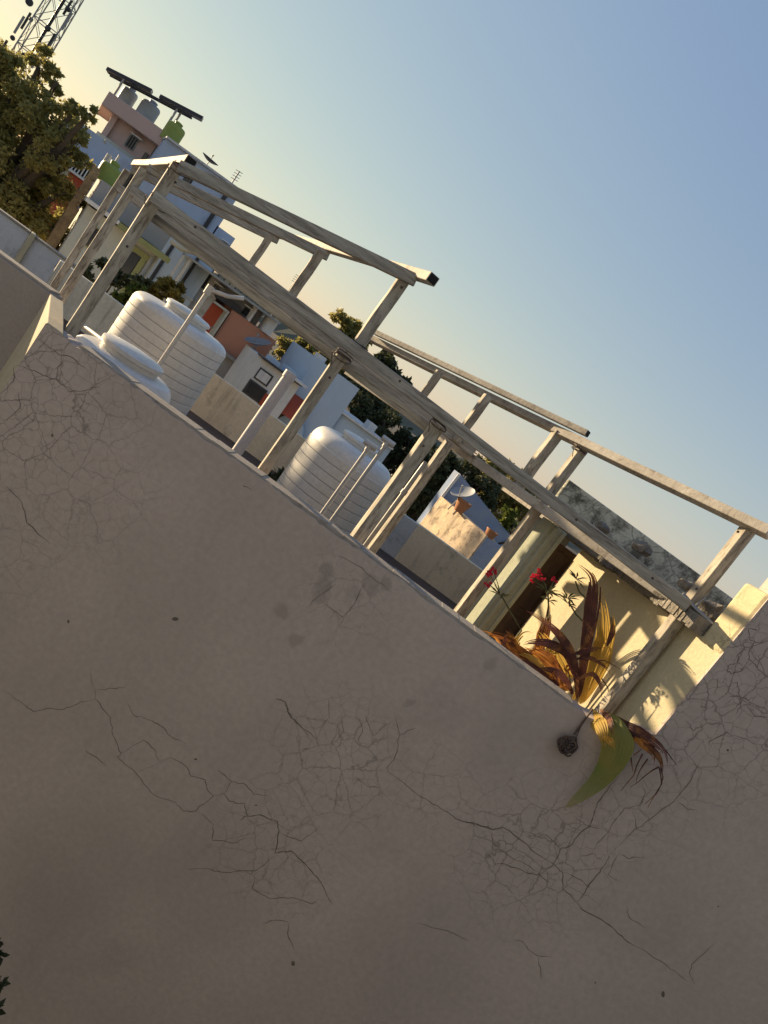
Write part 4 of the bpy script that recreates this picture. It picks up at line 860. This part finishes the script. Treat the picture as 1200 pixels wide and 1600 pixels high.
# ------------------------------------------------------------------ telecom tower
YTW = 62.0
tw = thing('telecom_tower', 'steel lattice telecom tower with dishes rising above the tree', 'tower', Vector((UV(-868, 250, YTW).x, YTW, 0)))
cx = UV(-866, 250, YTW).x; hw = lambda z: 1.02 - (z - 14) * .012 if z > 5 else 1.15
b = MB(); zs = [0, 4, 7, 9.4, 11.8, 14.2, 16.6, 19, 21.4, 23.8, 26]; ang = math.radians(25)
def cor(k, z): r_ = hw(z) * 1.41; t = ang + math.pi / 4 + k * math.pi / 2; return Vector((cx + r_ * math.cos(t), YTW + r_ * math.sin(t), z))
for k in range(4): b.tube([cor(k, 0), cor(k, 26)], .06, 6)
b.build('leg_frame', M['grey_metal'], tw)
b = MB()
for i in range(len(zs) - 1):
    for k in range(4):
        b.tube([cor(k, zs[i]), cor((k + 1) % 4, zs[i + 1])], .028, 5); b.tube([cor((k + 1) % 4, zs[i]), cor(k, zs[i + 1])], .028, 5); b.tube([cor(k, zs[i]), cor((k + 1) % 4, zs[i])], .04, 5)
b.build('bracing', M['grey_metal'], tw)
b = MB()
for k in range(4): b.tube([(cx - .1 + .07 * k, YTW, 0), (cx - .1 + .07 * k, YTW, 24)], .04, 5)
b.build('feeder_cables', M['dark'], tw)
for (dx, z, r_) in ((-1.5, 17.2, .38), (-.6, 16.2, .2), (1.4, 18.5, .25), (.9, 16.4, .3), (1.5, 21.2, .28), (-1.2, 14.2, .25), (-1.5, 20.8, .22), (.3, 13.6, .3)):
    b = MB(); b.lathe((cx + dx, YTW - 1.0, z), [(.01, 0), (r_ * .75, .02), (r_ * .75, .22), (.01, .25)], 16, ax=(random.uniform(-.7, .7), -1, 0)); b.build('microwave_dish', M['dark'], tw, smooth=True)
for (dx, z, h_) in ((-1.7, 14.6, 1.9), (-1.35, 15.2, 1.8), (-1.5, 18.6, 2.2), (1.6, 15.0, 1.8), (1.35, 13.2, 2.0), (1.9, 17.0, 1.9), (1.3, 18.0, 1.6), (-1.3, 21.5, 2.0), (1.75, 13.6, 1.7), (-1.9, 12.4, 1.8), (1.2, 21.8, 1.6)):
    b = MB(); b.bar((cx + dx * .86, YTW - .8, z), (cx + dx * .86, YTW - .8, z + h_ * .8), .17, .12, .4); b.build('panel_antenna', M['dark'] if h_ < 1.85 else M['grey_metal'], tw)

# ------------------------------------------------------------------ trees
def leaves(mb, clumps, n_, size, spread=.5, seed=1):
    rnd = random.Random(seed)
    for i in range(n_):
        c, r = rnd.choice(clumps)
        while True:
            o = Vector((rnd.uniform(-1, 1), rnd.uniform(-1, 1), rnd.uniform(-1, 1)))
            if o.length <= 1: break
        o = o.normalized() * (o.length ** .6) if o.length > 1e-3 else o
        p = c + Vector((o.x * r, o.y * r, o.z * r * .8))
        d = Vector((rnd.gauss(0, 1), rnd.gauss(0, 1), rnd.gauss(-.4, .8))).normalized(); e1 = d.cross(Vector((rnd.gauss(0, 1), rnd.gauss(0, 1), rnd.gauss(0, 1)))).normalized()
        L_ = size * rnd.uniform(.6, 1.35); W_ = L_ * .27
        k = len(mb.v); mb.v += [p, p + d * L_ * .45 + e1 * W_, p + d * L_, p + d * L_ * .45 - e1 * W_]; mb.f.append([k, k + 1, k + 2, k + 3]); mb.m.append(0)
def tree(label, base, blobs, n_, size, leafm, seed, trunk_r=.22, clumps=60, name='tree', twig=True, cr_r=.22, cat='tree'):
    """blobs: crown lobes (centre, radius); each filled with leaf clumps"""
    rnd = random.Random(seed); t = thing(name, label, cat, base)
    cl = []
    tot = sum(r ** 2 for _, r in blobs)
    for c, r in blobs:
        for k in range(max(4, int(clumps * r * r / tot))):
            o = Vector((rnd.gauss(0, 1), rnd.gauss(0, 1), rnd.gauss(0, 1))).normalized() * r * rnd.uniform(.35, 1.0)
            o.z *= .85; cl.append((c + o, r * cr_r * rnd.uniform(.6, 1.5)))
    b = MB(); leaves(b, cl, n_, size, seed=seed); b.build('crown', leafm, t)
    b = MB(); base = Vector(base); mid = sum((c for c, _ in blobs), Vector()) / len(blobs); fork = base.lerp(mid, .62) + Vector((rnd.uniform(-.2, .2), 0, 0))
    b.tube([base, base.lerp(fork, .5) + Vector((rnd.uniform(-.1, .1), rnd.uniform(-.1, .1), 0)), fork], [trunk_r, trunk_r * .8, trunk_r * .65], 10)
    for c, r in blobs: b.tube([fork, fork.lerp(c, .55) + Vector((rnd.uniform(-.2, .2), rnd.uniform(-.2, .2), .1)), c], [trunk_r * .5, trunk_r * .35, trunk_r * .12], 7)
    for c, r in rnd.sample(cl, min(26, len(cl))):
        s = min(blobs, key=lambda q: (q[0] - c).length)[0]; b.tube([s, s.lerp(c, .5) + Vector((0, 0, .08)), c], [trunk_r * .14, trunk_r * .1, trunk_r * .04], 5)
    b.build('trunk', M['bark'], t, smooth=True)
    return t
def bl(x, y, Y, rpx): return (P(x, y, Y), rpx * m_px(Y))
YT1 = 15.0
q = UV(-860, 0, YT1)
tree('big leafy tree filling the left edge below the lattice tower', (q.x, q.y, 0), [bl(20, 140, YT1, 75), bl(75, 190, YT1, 62), bl(30, 240, YT1, 75), bl(75, 290, YT1 + .6, 55), bl(-60, 170, YT1 + 1, 120), bl(15, 330, YT1, 70), bl(80, 355, YT1 + .5, 42), bl(-60, 300, YT1 - .5, 100),
      bl(112, 180, YT1 - .3, 24), bl(142, 178, YT1 - .5, 13), bl(122, 215, YT1 - .2, 22), bl(102, 300, YT1 + .2, 34), bl(88, 128, YT1, 22), bl(128, 250, YT1 + .3, 18), bl(60, 105, YT1 + .3, 36), bl(5, 85, YT1 - .4, 36), bl(80, 235, YT1 - .5, 38)], 70000, .085, M['leaf'], 3, .3, 420, cr_r=.20)
YD = 30.0
tree('round treetop showing between the two tall uprights', (UV(-222, 0, YD).x, YD, 0), [bl(541, 508, YD, 26), bl(525, 525, YD, 22), bl(560, 520, YD + 1, 22), bl(545, 545, YD, 30)], 7000, .17, M['leaf'], 5, .2, 44)
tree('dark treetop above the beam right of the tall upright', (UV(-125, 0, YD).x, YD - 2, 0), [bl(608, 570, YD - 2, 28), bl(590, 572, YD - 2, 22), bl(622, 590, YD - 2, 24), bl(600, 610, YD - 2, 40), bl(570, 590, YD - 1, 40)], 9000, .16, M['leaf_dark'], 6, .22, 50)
tree('bushy tree rising behind the stained pale house', (UV(-262, 0, 24).x, 24, 0), [bl(452, 545, 24, 26), bl(480, 540, 24, 30), bl(505, 550, 24.5, 26), bl(440, 562, 24, 20), bl(462, 570, 24, 24), bl(528, 568, 25, 30)], 12000, .12, M['leaf'], 8, .2, 70)
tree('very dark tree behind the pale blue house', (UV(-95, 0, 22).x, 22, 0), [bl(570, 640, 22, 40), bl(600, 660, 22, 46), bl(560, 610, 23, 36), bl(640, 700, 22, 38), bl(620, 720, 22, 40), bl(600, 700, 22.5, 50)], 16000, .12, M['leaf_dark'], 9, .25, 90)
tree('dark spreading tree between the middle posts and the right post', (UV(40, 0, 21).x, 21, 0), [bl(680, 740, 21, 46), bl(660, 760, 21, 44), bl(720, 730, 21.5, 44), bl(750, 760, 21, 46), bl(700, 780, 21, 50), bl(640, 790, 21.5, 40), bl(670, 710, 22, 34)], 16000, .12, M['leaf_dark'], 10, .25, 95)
tree('yellowish treetop just behind the flaking wall house', (UV(125, 0, 24).x, 24, 0), [bl(760, 745, 24, 36), bl(795, 765, 24, 38), bl(825, 790, 24, 34), bl(790, 735, 25, 32), bl(780, 790, 24, 40)], 11000, .13, M['leaf'], 12, .22, 64)
tree('small lime green shrub at the end of the shade blue wall', tuple(UV(168, 60, 13.9)), [bl(798, 805, 13.9, 12), bl(790, 815, 13.9, 10), bl(803, 818, 13.9, 10)], 500, .10, M['leaf_lime'], 14, .025, 14, 'shrub', cat='shrub')
tree('yellow topped shrub in front of the blue annex', (UV(-478, 30, 13).x, 13, 4), [bl(262, 437, 13, 17), bl(258, 452, 13, 20), bl(275, 462, 13, 20), bl(245, 465, 13, 17)], 1700, .10, M['leaf_yellow'], 15, .05, 24, 'shrub', cat='shrub')
tree('lime green shrub touching the left shoulder of the biggest tank', (UV(-515, 20, 12).x, 12, 4), [bl(208, 462, 12, 15), bl(195, 468, 12, 13), bl(220, 455, 12, 13)], 1100, .10, M['leaf_lime'], 16, .05, 16, 'shrub', cat='shrub')
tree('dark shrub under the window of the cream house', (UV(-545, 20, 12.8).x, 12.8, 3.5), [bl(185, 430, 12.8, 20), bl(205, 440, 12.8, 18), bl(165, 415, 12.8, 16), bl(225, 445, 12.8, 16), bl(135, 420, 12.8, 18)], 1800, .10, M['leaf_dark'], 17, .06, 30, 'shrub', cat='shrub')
tree('low weed on the terrace floor left of the grooved tank', tuple(Vector((UV(-172, 0, 9.2).x, 9.2, ZF))), [bl(428, 748, 9.2, 9), bl(440, 742, 9.2, 7)], 160, .07, M['leaf_dark'], 18, .01, 8, 'weed', cat='plant')
tree('dark leafy shrub at the foot of the cracked wall by the bottom left corner', (UV(-100, -900, 3.3).x, 3.3, 0), [bl(-14, 1490, 3.35, 24), bl(-20, 1592, 3.3, 32), bl(-22, 1550, 3.2, 26)], 900, .045, M['leaf_dark'], 19, .02, 30, 'shrub', cat='shrub')
# wood on the skyline far behind
rnd = random.Random(4); b = MB(); cl = []
for i in range(150):
    x = rnd.uniform(-75, 60); y = rnd.uniform(62, 100); hgt_ = rnd.uniform(4.5, 7.6); cl.append((Vector((x, y, hgt_ - 1.8)), rnd.uniform(1.5, 2.6))); cl.append((Vector((x + 1, y, hgt_ * .4)), 2.6))
leaves(b, cl, 16000, .55, seed=5); wd_ = b.build('distant_wood', M['leaf_dark']); wd_['kind'] = 'stuff'
